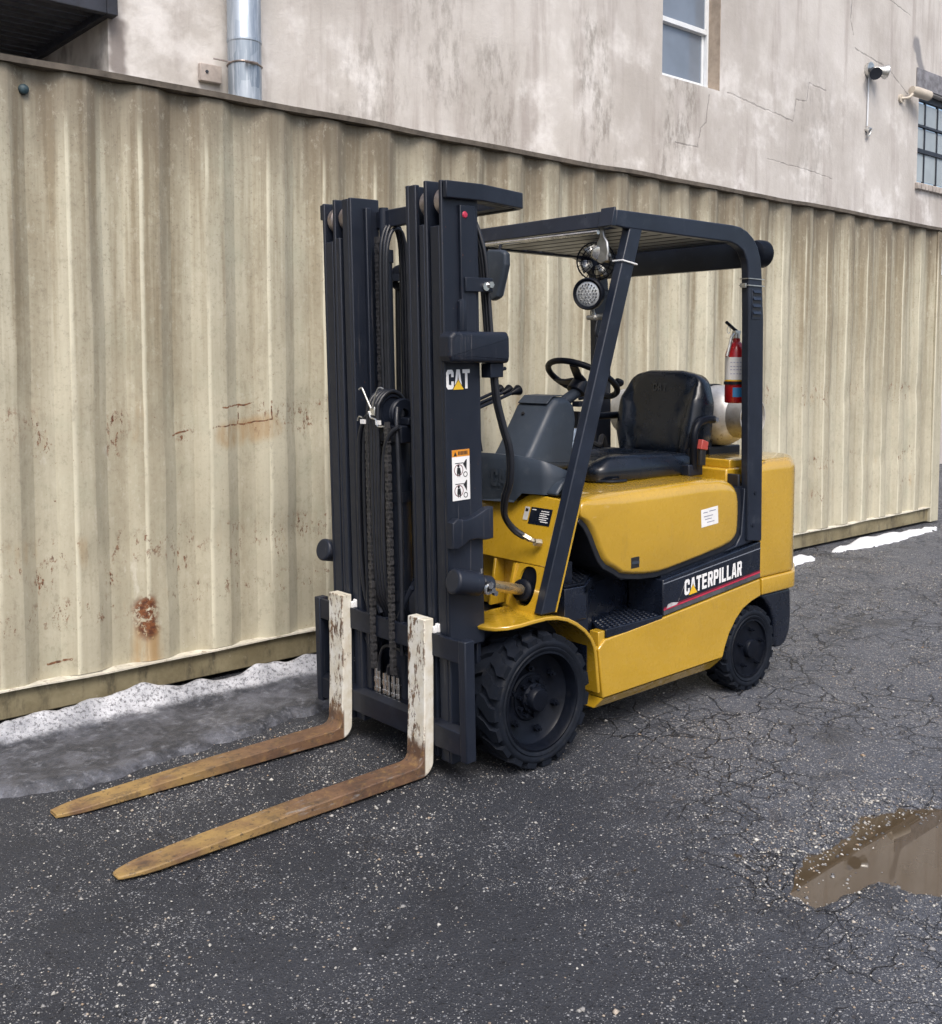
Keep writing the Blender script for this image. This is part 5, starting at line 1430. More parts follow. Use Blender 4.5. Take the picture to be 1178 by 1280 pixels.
# hood under the seat: rounded, scalloped at the foot well
hood_o = [(-0.236, 0.992), (-0.238, 0.966), (-0.244, 0.952), (-0.254, 0.946), (-0.268, 0.936), (-0.293, 0.912), (-0.322, 0.872), (-0.352, 0.815), (-0.380, 0.766), (-0.410, 0.735), (-0.450, 0.716), (-0.478, 0.702), (-0.500, 0.687),
          (-0.56, 0.672), (-0.65, 0.660), (-0.74, 0.655), (-0.81, 0.659), (-0.88, 0.667), (-1.05, 0.687), (-1.22, 0.706), (-1.285, 0.717), (-1.325, 0.735), (-1.352, 0.762), (-1.364, 0.80),
          (-1.366, 0.86), (-1.364, 0.93), (-1.350, 0.975), (-1.320, 1.008), (-1.275, 1.028), (-1.20, 1.038), (-1.05, 1.041), (-0.80, 1.038), (-0.50, 1.034), (-0.32, 1.030), (-0.262, 1.024), (-0.242, 1.010)]
mulh = [0.25, 0.2, 0.2, 0.2, 0.3, 0.45, 0.5, 0.5, 0.5, 0.5, 0.45, 0.4, 0.4] + [0.45] * 6 + [0.6, 0.7, 0.8, 0.9, 1, 1, 1, 1, 1, 1, 1, 1, 1, 0.9, 0.6, 0.35, 0.25]
mulh = mulh[:len(hood_o)] + [0.5] * (len(hood_o) - len(mulh))
b = B().rprism(hood_o, -0.49, 0.49, 0.058, 'Y', 7, mul=mulh)
hood = b.build("hood", 'yellow', truck, smooth=60)
# dark gasket that follows the hood's lower edge
gk = []
for i, (x, z) in enumerate(hood_o):
    p0, p2 = Vector(hood_o[i - 1]), Vector(hood_o[(i + 1) % len(hood_o)]); e = (p2 - p0).normalized()
    gk.append((x + (-e.y) * -0.014, z + e.x * -0.014) if False else (x - e.y * 0.016 * -1 * -1, z + e.x * 0.016))
B().prism([p for p in gk[3:27]] + [(-1.30, 0.99), (-0.30, 0.99)], -0.466, 0.4705, 'Y').build("hood_gasket", 'hose', truck, bevel=0.004)
lbl = B().add([(-1.044, 0.4912, 0.829), (-1.172, 0.4912, 0.838), (-1.166, 0.4912, 0.920), (-1.038, 0.4912, 0.910)], [(0, 1, 2, 3)]).build("paper_label", 'white_print', hood, smooth=0)
b = B()
for (x0_, x1_, z_) in ((-1.055, -1.088, 0.893), (-1.10, -1.15, 0.898), (-1.06, -1.13, 0.875), (-1.07, -1.12, 0.862), (-1.085, -1.14, 0.848)):
    b.add([(x0_, 0.4915, z_), (x1_, 0.4915, z_ + (x0_ - x1_) * 0.06), (x1_, 0.4915, z_ + (x0_ - x1_) * 0.06 + 0.0035), (x0_, 0.4915, z_ + 0.0035)], [(0, 1, 2, 3)])
b.build("label_print", simple("label_ink", (0.16, 0.17, 0.25), 0.6), lbl, smooth=0)
b = B().box(-0.556, -0.612, 0.472, 0.4905, 0.704, 0.753); lat = b.build("hood_latch", 'black_print', hood, bevel=0.002)
B().prism([(-0.560, 0.724), (-0.608, 0.722), (-0.608, 0.734), (-0.560, 0.736)], 0.485, 0.4935, 'Y').build("latch_finger", 'plastic', lat)

# counterweight: tall rounded block with a stepped foot, and the dark tail below
cwp = round_poly([(-1.507, 0.498), (-1.507, -0.498), (-1.80, -0.498), (-2.02, -0.36), (-2.06, 0.0), (-2.02, 0.36), (-1.80, 0.498)], [0.008, 0.008, 0.16, 0.14, 0.3, 0.14, 0.16], 8)
b = B().rprism(cwp, 0.535, 1.104, 0.055, 'Z', 7, ra=0.012); cw = b.build("counterweight", 'yellow', truck, smooth=50)
cw2 = round_poly([(-1.523, 0.503), (-1.523, -0.503), (-1.81, -0.503), (-2.03, -0.365), (-2.07, 0.0), (-2.03, 0.365), (-1.81, 0.503)], [0.006, 0.006, 0.10, 0.12, 0.3, 0.12, 0.10], 6)
B().rprism(cw2, 0.448, 0.533, 0.010, 'Z', 3).build("counterweight_foot", 'yellow', cw, smooth=50)
b = B(); pr = [(-1.523, 0.446), (-1.79, 0.446), (-1.80, 0.30), (-1.792, 0.235), (-1.755, 0.175), (-1.715, 0.160), (-1.665, 0.163), (-1.655, 0.20), (-1.655, 0.25), (-1.645, 0.31), (-1.615, 0.37), (-1.565, 0.42)]
for s in (1, -1): B().prism(pr, s * 0.30, s * 0.492, 'Y').build("tail_guard", 'panel', truck, bevel=0.012, seg=3)
B().prism([(-1.80, -0.30), (-1.80, 0.30), (-1.98, 0.30), (-2.02, 0.0), (-1.98, -0.30)], 0.20, 0.446, 'Z').build("tail_block", 'panel', truck, bevel=0.01)
B().box(-1.60, -1.36, -0.44, 0.40, 0.98, 1.068).build("rear_deck", 'yellow', truck, bevel=0.008)
B().box(-1.54, -1.415, -0.43, 0.38, 1.066, 1.108).build("rear_deck_step", 'yellow', truck, bevel=0.006)
B().box(-1.385, -1.367, -0.46, 0.462, 0.96, 1.046).build("hood_seal", 'hose', truck, bevel=0.004)

# ------------------------------------------------------------------ dash and steering
b = B(); dp = round_poly([(-0.300, 0.430), (-0.165, 0.378), (-0.120, 0.25), (-0.105, 0.0), (-0.120, -0.25), (-0.165, -0.378), (-0.300, -0.430)], [0.01, 0.07, 0.15, 0.2, 0.15, 0.07, 0.01], 7)
n_ = len(dp)
def dtop(x, y): return 1.200 - max(0, (-x - 0.13)) * 0.45
def dbot(y): return 0.992 + 0.050 * min(1, max(0, (abs(y) - 0.22) / 0.05))
vs, fs = [], []
ctr = Vector((-0.23, 0))
for z, off in ((0, 0.0), (1, 0.003), (2, 0.0), ('t', 0.006), ('t2', 0.02), ('t3', 0.045)):
    for x, y in dp:
        d = (Vector((x, y)) - ctr); q = ctr + d * (1 - off / max(d.length, 0.05))
        zz = (dbot(y) + z * 0.035) if not isinstance(z, str) else dtop(q.x, q.y) - {'t': 0.028, 't2': 0.006, 't3': 0.0}[z]
        vs.append((q.x, q.y, zz))
for k in range(5):
    for i in range(n_): fs.append((k * n_ + i, k * n_ + (i + 1) % n_, (k + 1) * n_ + (i + 1) % n_, (k + 1) * n_ + i))
fs += [tuple(range(n_)), tuple(5 * n_ + i for i in range(n_))]
dash = b.add(vs, fs).build("dash_base", 'plastic', truck, smooth=40)
B().rprism(round_poly([(-0.155, 1.040), (-0.30, 1.034), (-0.30, 1.115), (-0.25, 1.118), (-0.20, 1.09)], 0.03), 0.36, 0.428, 0.014, 'Y', 4, ra=0).build("dash_shoulder", 'plastic', dash)
polys, starts, wid = word("CAT", 0.075, 0.040, 0.004)
b = B()
for p in polys: b.add([(-0.1045 - 0.045 * (0.10 + u), 0.10 + u, 1.06 + v) for u, v in p], [tuple(range(len(p)))])
b.build("embossed_letters", simple("embossed_plastic", (0.038, 0.05, 0.07), 0.5), dash, smooth=0)
ck = round_poly([(-0.295, 1.150), (-0.335, 1.205), (-0.450, 1.385), (-0.490, 1.420), (-0.555, 1.424), (-0.608, 1.385), (-0.622, 1.32), (-0.590, 1.10), (-0.31, 1.09)], [0.03, 0.06, 0.05, 0.04, 0.04, 0.04, 0.04, 0.03, 0.03], 4)
cowl = B().rprism(ck, -0.112, 0.118, 0.030, 'Y', 5).build("steering_cowl", 'plastic', dash, smooth=40)
B().prism([(-0.448, 1.392), (-0.486, 1.4245), (-0.552, 1.4280), (-0.556, 1.4315), (-0.484, 1.4285), (-0.444, 1.396)], -0.088, 0.094, 'Y').build("cowl_lid", 'plastic', cowl, bevel=0.002)
B().cyl((-0.425, -0.03, 1.345), (-0.418, -0.03, 1.352), 0.008, n=10).build("cowl_screw", 'black_print', cowl)
SWC = Vector((-0.762, 0.015, 1.500)); sn = Vector((-0.50, 0, 0.866)).normalized()
sx = Vector((0.866, 0, 0.50)); sy = Vector((0, 1, 0))
b = B().cyl(SWC - sn * 0.065, Vector((-0.57, 0.01, 1.36)) , 0.026, n=18); b.build("steering_column", 'plastic', truck)
b = B().cyl(SWC - sn * 0.075 + sx * 0.01, SWC - sn * 0.012, 0.046, 0.040, n=20); b.box(-0.74, -0.66, 0.045, 0.09, 1.375, 1.40)
b.build("column_shroud", 'black', truck, bevel=0.003)
b = B().tube([SWC + (sx * math.cos(a) + sy * math.sin(a)) * 0.170 for a in np.linspace(0, 2 * np.pi, 28, endpoint=False)], 0.0145, n=12, closed=True, res=2)
sw = b.build("steering_wheel", 'rim', truck, smooth=60)
b = B()
for a in (R(25), R(155), R(270)):
    d = sx * math.cos(a) + sy * math.sin(a); pr_ = sx * -math.sin(a) + sy * math.cos(a)
    vs = []
    for r_, ww, dz in ((0.02, 0.030, 0.0), (0.09, 0.022, -0.006), (0.164, 0.020, 0.0)):
        for sg, hh in ((-1, -0.006), (1, -0.006), (1, 0.006), (-1, 0.006)): vs.append(SWC + d * r_ + pr_ * sg * ww + sn * (hh + dz - 0.012))
    fs = []
    for i in range(2):
        for j in range(4): fs.append((4 * i + j, 4 * i + (j + 1) % 4, 4 * i + 4 + (j + 1) % 4, 4 * i + 4 + j))
    fs += [(0, 1, 2, 3), (11, 10, 9, 8)]
    b.add(vs, fs)
b.build("wheel_spoke", 'black', sw, bevel=0.003)
b = B(); kp = SWC + (sx * math.cos(R(128)) + sy * math.sin(R(128))) * 0.164
b.lathe([(0.010, 0.0), (0.010, 0.022), (0.020, 0.030), (0.024, 0.040), (0.020, 0.052), (0.0, 0.056)], kp, sn, n=18); b.build("spinner_knob", 'rim', sw)
B().tube([(-0.70, 0.05, 1.41), (-0.72, 0.10, 1.415), (-0.76, 0.14, 1.40)], 0.007, n=8).build("shift_lever", 'black', truck)
B().prism([(-0.735, 1.27), (-0.785, 1.28), (-0.775, 1.345), (-0.745, 1.35)], -0.05, 0.01, 'Y').build("key_switch", 'black', truck, bevel=0.004)
b = B()
for i, y in enumerate((-0.284, -0.222, -0.162)):
    pts = [(-0.17, y + 0.01, 1.15), (-0.20, y + 0.005, 1.30), (-0.26, y, 1.365), (-0.38, y, 1.405), (-0.49, y, 1.440)]
    lv = B().tube(pts, 0.008, n=8).build("hydraulic_lever", 'black', truck, smooth=60)
    kb = B(); kb.lathe([(0.008, -0.02), (0.014, 0.0), (0.025, 0.028), (0.025, 0.034), (0.014, 0.044), (0.0, 0.046)], pts[-1], (-0.95, 0.0, 0.30), n=16); kb.build("lever_knob", 'rim', lv)
B().tube([(-0.42, -0.222, 1.41), (-0.36, -0.235, 1.385), (-0.335, -0.245, 1.33), (-0.335, -0.215, 1.17)], 0.009, n=8).build("lever_linkage", 'black', truck, smooth=60)
B().cyl((-0.55, -0.18, 0.684), (-0.56, -0.18, 0.90), 0.012, n=8).build("pedal_arm", 'black', truck)

# ------------------------------------------------------------------ seat
seat = thing("seat", "", ""); del seat["label"]; del seat["category"]; seat.parent = truck; seat.location = (-1.05, 0, 1.03)
B().box(-1.33, -0.70, -0.20, 0.20, 1.000, 1.062).box(-1.30, -0.66, 0.15, 0.19, 1.028, 1.050).box(-1.30, -0.66, -0.19, -0.15, 1.028, 1.050).build("seat_rail", 'black', seat, bevel=0.004)
b = B()
for k in range(5): b.tube([(-0.70 - k * 0.03, 0.225, 1.048 + 0.006 * k), (-0.74 - k * 0.03, 0.24, 1.055 + 0.004 * k), (-0.78 - k * 0.02, 0.235, 1.05)], 0.003, n=5)
b.tube([(-0.66, 0.20, 1.046), (-0.70, 0.26, 1.046), (-0.78, 0.27, 1.046)], 0.007, n=6)
b.build("seat_bellows", 'black', seat)
def pad(outline, ctr, place, base, mid, rise, bump, T_=None):
    """upholstered pad: outline rings drawn in towards ctr; place(u, v, h) gives the point, bump(u, v) the relief"""
    b = B(T_); n = len(outline); vs, fs = [], []
    levels = [(0.97, base), (1.0, base + 0.010), (1.0, mid)]
    for s_ in (0.995, 0.985, 0.965, 0.94, 0.90, 0.85, 0.78, 0.70, 0.60, 0.48, 0.35, 0.20, 0.07):
        levels.append((s_, None))
    for s_, h in levels:
        for u, v in outline:
            uu, vv_ = ctr[0] + (u - ctr[0]) * s_, ctr[1] + (v - ctr[1]) * s_
            hh = h if h is not None else mid + rise * (1 - s_ ** 9) ** 0.5 + bump(uu, vv_) * min(1, (1 - s_) / 0.10)
            vs.append(place(uu, vv_, hh))
    for k in range(len(levels) - 1):
        for i in range(n): fs.append((k * n + i, k * n + (i + 1) % n, (k + 1) * n + (i + 1) % n, (k + 1) * n + i))
    L_ = (len(levels) - 1) * n
    fs += [tuple(range(n)), tuple(L_ + i for i in range(n))]
    return b.add(vs, fs)
def sstep(x, a, b_):
    t = min(1, max(0, (x - a) / (b_ - a))); return t * t * (3 - 2 * t)
cu = round_poly([(-0.640, 0.225), (-0.640, -0.225), (-0.90, -0.262), (-1.31, -0.262), (-1.31, 0.262), (-0.90, 0.262)], [0.08, 0.08, 0.15, 0.03, 0.03, 0.15], 8)
cb = lambda x, y: 0.030 * sstep(abs(y), 0.115, 0.185) * sstep(-x, 0.66, 0.80) - 0.012 * sstep(-x, 1.0, 1.25) + 0.010 * math.exp(-((x + 0.72) / 0.07) ** 2) - 0.016 * math.exp(-((abs(y) - 0.125) / 0.018) ** 2)
cush = pad(cu, (-0.97, 0), lambda u, v, h: (u, v, h), 1.040, 1.085, 0.042, cb).build("cushion", 'vinyl', seat, smooth=70)
B().rprism(round_poly([(-0.66, 0.21), (-0.66, -0.21), (-1.32, -0.245), (-1.32, 0.245)], 0.04), 1.012, 1.042, 0.006, 'Z', 2).build("seat_pan", 'black', seat)
TB = Matrix.Translation((-1.305, 0, 1.10)) @ Matrix.Rotation(R(-7), 4, 'Y')
bk = round_poly([(-0.215, -0.03), (0.215, -0.03), (0.262, 0.13), (0.262, 0.29), (0.215, 0.420), (0.10, 0.446), (-0.10, 0.446), (-0.215, 0.420), (-0.262, 0.29), (-0.262, 0.13)], [0.06, 0.06, 0.12, 0.14, 0.10, 0.10, 0.10, 0.10, 0.14, 0.12], 8)
bb = lambda y, z: 0.034 * sstep(abs(y), 0.135 + 0.05 * sstep(z, 0.15, 0.4), 0.20 + 0.05 * sstep(z, 0.15, 0.4)) * sstep(z, 0.40, 0.30) - 0.012 * math.exp(-((abs(y) - 0.135 - 0.06 * sstep(z, 0.12, 0.42)) / 0.014) ** 2) + 0.012 * math.exp(-((z - 0.10) / 0.10) ** 2)
back = pad(bk, (0, 0.21), lambda u, v, h: (h, u, v), -0.115, -0.050, 0.044, bb, TB).build("backrest", 'vinyl', seat, smooth=70)
polys, starts, wid = word("CAT", 0.042, 0.028, 0.003)
b = B(TB)
for p in polys: b.add([(-0.0035, -0.047 + u, 0.335 + v) for u, v in p], [tuple(range(len(p)))])
b.build("embossed_letters", simple("embossed_vinyl", (0.022, 0.025, 0.032), 0.4), back, smooth=0)
B().tube([(-1.40, 0.292, 1.300), (-1.34, 0.295, 1.302), (-1.27, 0.298, 1.285), (-1.235, 0.300, 1.235), (-1.235, 0.298, 1.16), (-1.25, 0.290, 1.07)], 0.019, n=12).build("hip_restraint", 'rim', seat, smooth=60)
B().cyl((-1.395, 0.24, 1.300), (-1.395, 0.318, 1.300), 0.012, n=10).build("restraint_bolt", 'chrome', seat)
B().tube([(-1.40, -0.292, 1.300), (-1.25, -0.298, 1.300), (-1.06, -0.30, 1.298), (-1.03, -0.30, 1.25)], 0.019, n=12).build("hip_restraint", 'rim', seat, smooth=60)
b = B().box(-1.285, -1.245, 0.315, 0.335, 1.085, 1.19); bk_ = b.build("belt_buckle", 'black_print', seat, bevel=0.005)
B().prism([(-1.238, 1.166), (-1.292, 1.158), (-1.298, 1.198), (-1.252, 1.212)], 0.312, 0.3405, 'Y').build("buckle_button", 'red_plastic', bk_, bevel=0.004)
B().box(-1.31, -1.20, 0.255, 0.30, 1.035, 1.09).build("hinge_bracket", 'black', seat, bevel=0.006)
B().tube([(-1.02, -0.20, 1.145), (-1.06, -0.22, 1.185), (-1.12, -0.20, 1.16), (-1.18, -0.23, 1.20), (-1.22, -0.24, 1.15)], 0.014, n=8).build("seat_belt", 'black_print', seat)

# ------------------------------------------------------------------ overhead guard
GZ = 2.196
for s in (1, -1):
    y0, y1 = s * 0.453, s * 0.497
    # sloping front leg
    b = B(); pv_ = [(-0.015, 0.594), (-0.094, 0.594), (-0.602, 2.136), (-0.522, 2.136)]
    b.prism(pv_, y0, y1, 'Y'); fl = b.build("front_leg", 'guard', truck, bevel=0.006, seg=3)
    B().prism([(-0.0945, 0.594), (-0.102, 0.594), (-0.246, 1.032), (-0.2385, 1.032)], s * 0.470, s * 0.4955, 'Y').build("leg_trim", 'yellow', fl)
    outer_l = [(-0.425, GZ - 0.066), (-0.436, GZ)] + [(-0.8, GZ + 0.003), (-1.24, GZ + 0.005), (-1.300, GZ + 0.001), (-1.355, GZ - 0.015), (-1.402, GZ - 0.042), (-1.438, GZ - 0.080), (-1.462, GZ - 0.128), (-1.474, GZ - 0.19), (-1.497, 1.78), (-1.507, 1.30), (-1.517, 0.715)]
    inner_l = [(-1.400, 0.73), (-1.394, 0.99), (-1.384, 1.40), (-1.375, 1.78), (-1.366, 2.00), (-1.356, 2.045), (-1.325, 2.090), (-1.275, 2.112), (-1.22, 2.124), (-0.8, 2.124), (-0.5, 2.125)]
    b = B().prism(outer_l + inner_l, s * 0.4575, s * 0.4985, 'Y'); rl = b.build("rear_leg", 'guard', truck, bevel=0.006, seg=3)
    b = B().prism([(-1.392, 0.98), (-1.372, 0.76), (-1.330, 0.712), (-1.24, 0.695), (-1.517, 0.722), (-1.51, 0.98)], s * 0.42, s * 0.482, 'Y'); b.build("leg_gusset", 'guard', rl, bevel=0.004)
    for (x, z) in ((-1.452, 0.955), (-1.44, 0.80)):
        B().cyl((x, s * 0.4985, z), (x, s * 0.503, z), 0.010, n=6).build("bolt", 'black', rl)
    b = B(); b.box(-1.360, -1.492, s * 0.452, s * 0.503, 1.933, 1.938).box(-1.360, -1.49, s * 0.452, s * 0.503, 1.965, 1.969).box(-1.352, -1.366, s * 0.462, s * 0.49, 1.925, 1.945); b.build("cable_tie", 'wire' if s == 1 else 'black', rl)
    if s == 1:
        b = B().box(-1.396, -1.472, 0.4986, 0.5012, 1.778, 1.918); vt = b.build("vent_plate", 'guard', rl, bevel=0.002)
        for i in range(4):
            zz = 1.790 + i * 0.033
            B().prism([(-1.402, zz), (-1.466, zz), (-1.466, zz + 0.012), (-1.402, zz + 0.012)], 0.5013, 0.5022, 'Y').build("vent_slot", 'black_print', vt)
            B().add([(-1.402, 0.5014, zz + 0.026), (-1.466, 0.5014, zz + 0.026), (-1.466, 0.5075, zz + 0.013), (-1.402, 0.5075, zz + 0.013)], [(0, 1, 2, 3)]).build("vent_louvre", 'guard', vt)
        b = B(); 
        for q in (0.0,): b.tube([(-0.468, 0.450, 1.994), (-0.468, 0.5010, 1.994), (-0.560, 0.5010, 1.982), (-0.560, 0.450, 1.982)], 0.0035, n=6, smooth=False, closed=True)
        b.build("cable_tie", 'white_print', truck)
b = B().prism([(-0.410, 2.128), (-0.424, 2.194), (-0.442, 2.196), (-0.442, 2.128)], -0.452, 0.452, 'Y'); fb = b.build("front_beam", 'guard', truck, bevel=0.004)
for s in (1, -1): B().prism([(-0.395, 2.128), (-0.414, 2.204), (-0.4225, 2.204), (-0.4225, 2.128)], s * 0.432, s * 0.505, 'Y').build("beam_end", 'guard', fb, bevel=0.002)
B().box(-1.42, -1.38, -0.4565, 0.4565, 2.02, 2.16).build("rear_beam", 'guard', truck, bevel=0.006)
for i in range(8):
    x = -0.54 - i * 0.105
    B().box(x - 0.062, x + 0.026, -0.452, 0.452, 2.132, 2.172).build("roof_bar", 'guard', truck, bevel=0.003)
B().cyl((-0.400, -0.43, 2.114), (-0.400, 0.43, 2.108), 0.0095, n=12).build("lamp_rail", 'chrome', truck)
b = B().box(-0.62, -0.74, -0.431, -0.428, 2.135, 2.168); b = b.build("guard_label", 'white_print', truck)
b = B().box(-0.80, -1.02, -0.4315, -0.428, 2.128, 2.172); b = b.build("guard_label", simple("blue_grey_label", (0.10, 0.12, 0.18), 0.5), truck)
b = B().box(-0.81, -0.90, -0.4278, -0.4272, 2.134, 2.166).box(-0.92, -1.01, -0.4278, -0.4272, 2.134, 2.166); b.build("guard_label_print", simple("label_line", (0.20, 0.24, 0.34), 0.5), truck)

# lamps, fan and mirror hung on the guard
def work_lamp(c, d, r, mt='rim'):
    o = B(); o.lathe([(0.0, -0.062), (r * 0.45, -0.060), (r * 0.80, -0.040), (r, -0.008), (r, 0.016), (r * 0.93, 0.022), (r * 0.80, 0.018), (r * 0.78, 0.010)], c, d, n=32)
    q = o.build("work_lamp", mt, truck)
    l = B(); l.lathe([(r * 0.80, 0.011), (r * 0.72, 0.015), (0.0, 0.017)], c, d, n=32); l.build("lamp_lens", 'lens', q)
    # the many small diodes
    l = B(); qd = Vector(d).to_track_quat('Z', 'Y'); cv = Vector(c)
    for ring_, cnt in ((0.0, 1), (0.2, 6), (0.4, 12), (0.58, 18)):
        for k in range(cnt):
            a = 2 * math.pi * k / cnt
            p = cv + qd @ Vector((r * ring_ * math.cos(a), r * ring_ * math.sin(a), 0.0165))
            l.cyl(p, p + qd @ Vector((0, 0, 0.003)), r * 0.07, r * 0.04, n=6)
    l.build("lamp_diode", 'chrome', q, smooth=0)
    return q
lampn = work_lamp((-0.375, 0.405, 1.858), (0.93, 0.33, -0.10), 0.066); lampn["label"] = "round diode work lamp on the near front leg"
b = B().tube([(-0.395, 0.405, 1.80), (-0.41, 0.40, 1.775), (-0.425, 0.41, 1.76)], 0.008, n=8).tube([(-0.425, 0.38, 1.765), (-0.43, 0.44, 1.765)], 0.013, n=8, smooth=False); b.cyl((-0.40, 0.375, 1.762), (-0.40, 0.415, 1.762), 0.010, n=8)
b.build("lamp_bracket", 'wire', lampn)
hose([(-0.42, 0.41, 1.75), (-0.41, 0.412, 1.70), (-0.43, 0.42, 1.67), (-0.45, 0.43, 1.64)], 0.006, name="lamp_cable")
lampf = work_lamp((-0.375, -0.405, 1.900), (0.96, 0.20, -0.10), 0.066); lampf["label"] = "round work lamp on the far front leg"
rear_l = B(); rear_l.lathe([(0.0, -0.05), (0.03, -0.048), (0.060, -0.03), (0.066, 0.0), (0.066, 0.040), (0.056, 0.048), (0.0, 0.045)], (-1.545, 0.425, 2.098), (-1, 0.06, 0), n=28)
rl2 = rear_l.build("work_lamp", 'rim', truck); rl2["label"] = "round lamp at the rear of the overhead guard"
B().tube([(-1.50, 0.425, 2.05), (-1.51, 0.425, 2.00), (-1.49, 0.43, 1.98)], 0.008, n=8).build("lamp_bracket", 'wire', rl2)
# small cab fan in a wire cage with a bright motor
FC = Vector((-0.515, 0.315, 2.005)); fd = Vector((0.75, 0.62, -0.12)).normalized(); fq = fd.to_track_quat('Z', 'Y')
b = B()
for r_, h in ((0.082, 0.0), (0.080, 0.022), (0.060, 0.034), (0.034, 0.040), (0.080, -0.022), (0.060, -0.030)):
    b.tube([FC + fq @ Vector((r_ * math.cos(a), r_ * math.sin(a), h)) for a in np.linspace(0, 2 * np.pi, 24, endpoint=False)], 0.0018, n=5, closed=True, res=1)
for k in range(24):
    a = 2 * math.pi * k / 24
    b.tube([FC + fq @ Vector((r_ * math.cos(a), r_ * math.sin(a), h)) for r_, h in ((0.02, 0.042), (0.06, 0.034), (0.080, 0.022), (0.082, 0.0), (0.080, -0.022), (0.05, -0.032))], 0.0012, n=4, res=2)
fan = b.build("cab_fan", 'rim', truck, smooth=60)
b = B()
for k in range(4):
    a = 2 * math.pi * k / 4 + 0.4
    vs = []
    for r_, tw, wd in ((0.018, 0.5, 0.012), (0.04, 0.45, 0.026), (0.068, 0.4, 0.028)):
        for sg in (-1, 1): vs.append(FC + fq @ Vector((r_ * math.cos(a) - sg * wd * math.sin(a) * math.cos(tw), r_ * math.sin(a) + sg * wd * math.cos(a) * math.cos(tw), sg * wd * math.sin(tw) * 0.6)))
    b.add(vs, [(0, 1, 3, 2), (2, 3, 5, 4)])
fb_ = b.build("fan_blade", 'wire', fan); md = fb_.modifiers.new("solid", 'SOLIDIFY'); md.thickness = 0.0025
b = B(); b.lathe([(0.0, 0.066), (0.026, 0.062), (0.034, 0.048), (0.034, 0.038), (0.0, 0.036)], FC + Vector((0.03, 0.045, 0.03)), fd, n=20); b.build("fan_motor", 'chrome', fan)
b = B(); Fm = FC + Vector((0.065, 0.10, 0.03))
b.prism([(-0.008, -0.05), (0.030, -0.042), (0.040, -0.005), (0.034, 0.035), (0.014, 0.060), (0.010, 0.10), (-0.010, 0.10), (-0.014, 0.060), (-0.034, 0.035), (-0.040, -0.005), (-0.030, -0.042)], 0.0, 0.012, 'X')
for i in range(len(b.v)): b.v[i] = Fm + Vector((b.v[i].x, b.v[i].y * 0.85, b.v[i].z))
b.build("fan_bracket", 'wire', fan, bevel=0.004)
# mirrors
b = B().rprism(round_poly([(-0.185, 1.850), (-0.135, 1.868), (-0.086, 2.010), (-0.088, 2.062), (-0.115, 2.078), (-0.205, 2.086), (-0.218, 2.06), (-0.205, 1.92)], 0.018), -0.40, -0.360, 0.012, 'X', 3); mir = b.build("mirror", 'plastic', truck, smooth=40)
B().tube([(-0.385, -0.15, 2.07), (-0.39, -0.15, 2.09), (-0.40, -0.15, 2.112)], 0.007, n=8).build("mirror_arm", 'black', mir)
B().prism([(-0.180, 1.862), (-0.14, 1.878), (-0.098, 2.01), (-0.10, 2.06), (-0.20, 2.068)], -0.4045, -0.4015, 'X').build("mirror_glass", 'glass', mir)

# ------------------------------------------------------------------ gas bottle and extinguisher (carried by the truck)
tank = thing("propane_tank", "scuffed silver propane cylinder lying across the back behind the seat", "tank", (-1.745, 0, 1.105))
b = B(); TC = Vector((-1.745, 0.0, 1.300)); TR = 0.158
prof_t = [(0.0, -0.535), (0.06, -0.532), (0.11, -0.515), (0.145, -0.48), (TR, -0.43), (TR, -0.125), (TR + 0.002, -0.12), (TR, -0.115), (TR, 0.10), (0.150, 0.140), (0.130, 0.178), (0.10, 0.205), (0.06, 0.220), (0.0, 0.223)]
b.lathe(prof_t, TC, (0, 1, 0), n=40); b.build("cylinder", 'tank', tank, smooth=60)
b = B(); b.lathe([(0.108, 0.19), (0.112, 0.19), (0.112, 0.285), (0.108, 0.285), (0.108, 0.19)], TC, (0, 1, 0), n=32); b.build("collar", 'tank', tank)
b = B(); b.lathe([(0.12, -0.50), (0.124, -0.50), (0.124, -0.57), (0.12, -0.57), (0.12, -0.50)], TC, (0, 1, 0), n=32); b.build("foot_ring", 'tank', tank)
b = B().cyl(TC + Vector((0, 0.22, 0)), TC + Vector((0, 0.27, 0)), 0.02, n=12).cyl(TC + Vector((0, 0.25, 0)), TC + Vector((-0.06, 0.25, 0.02)), 0.012, n=10); b.build("valve", 'brass', tank)
for y in (-0.26, 0.035):
    b = B(); b.lathe([(TR + 0.003, -0.022), (TR + 0.007, -0.022), (TR + 0.007, 0.022), (TR + 0.003, 0.022), (TR + 0.003, -0.022)], TC + Vector((0, y, 0)), (0, 1, 0), n=40); b.build("strap", 'black', tank)
b = B().box(-1.88, -1.61, -0.30, 0.12, 1.098, 1.142).box(-1.66, -1.60, -0.28, 0.10, 1.10, 1.19); b.build("cradle", 'black', tank, bevel=0.006)
B().box(-1.635, -1.575, -0.01, 0.075, 1.42, 1.455).build("strap_latch", 'black', tank, bevel=0.005)

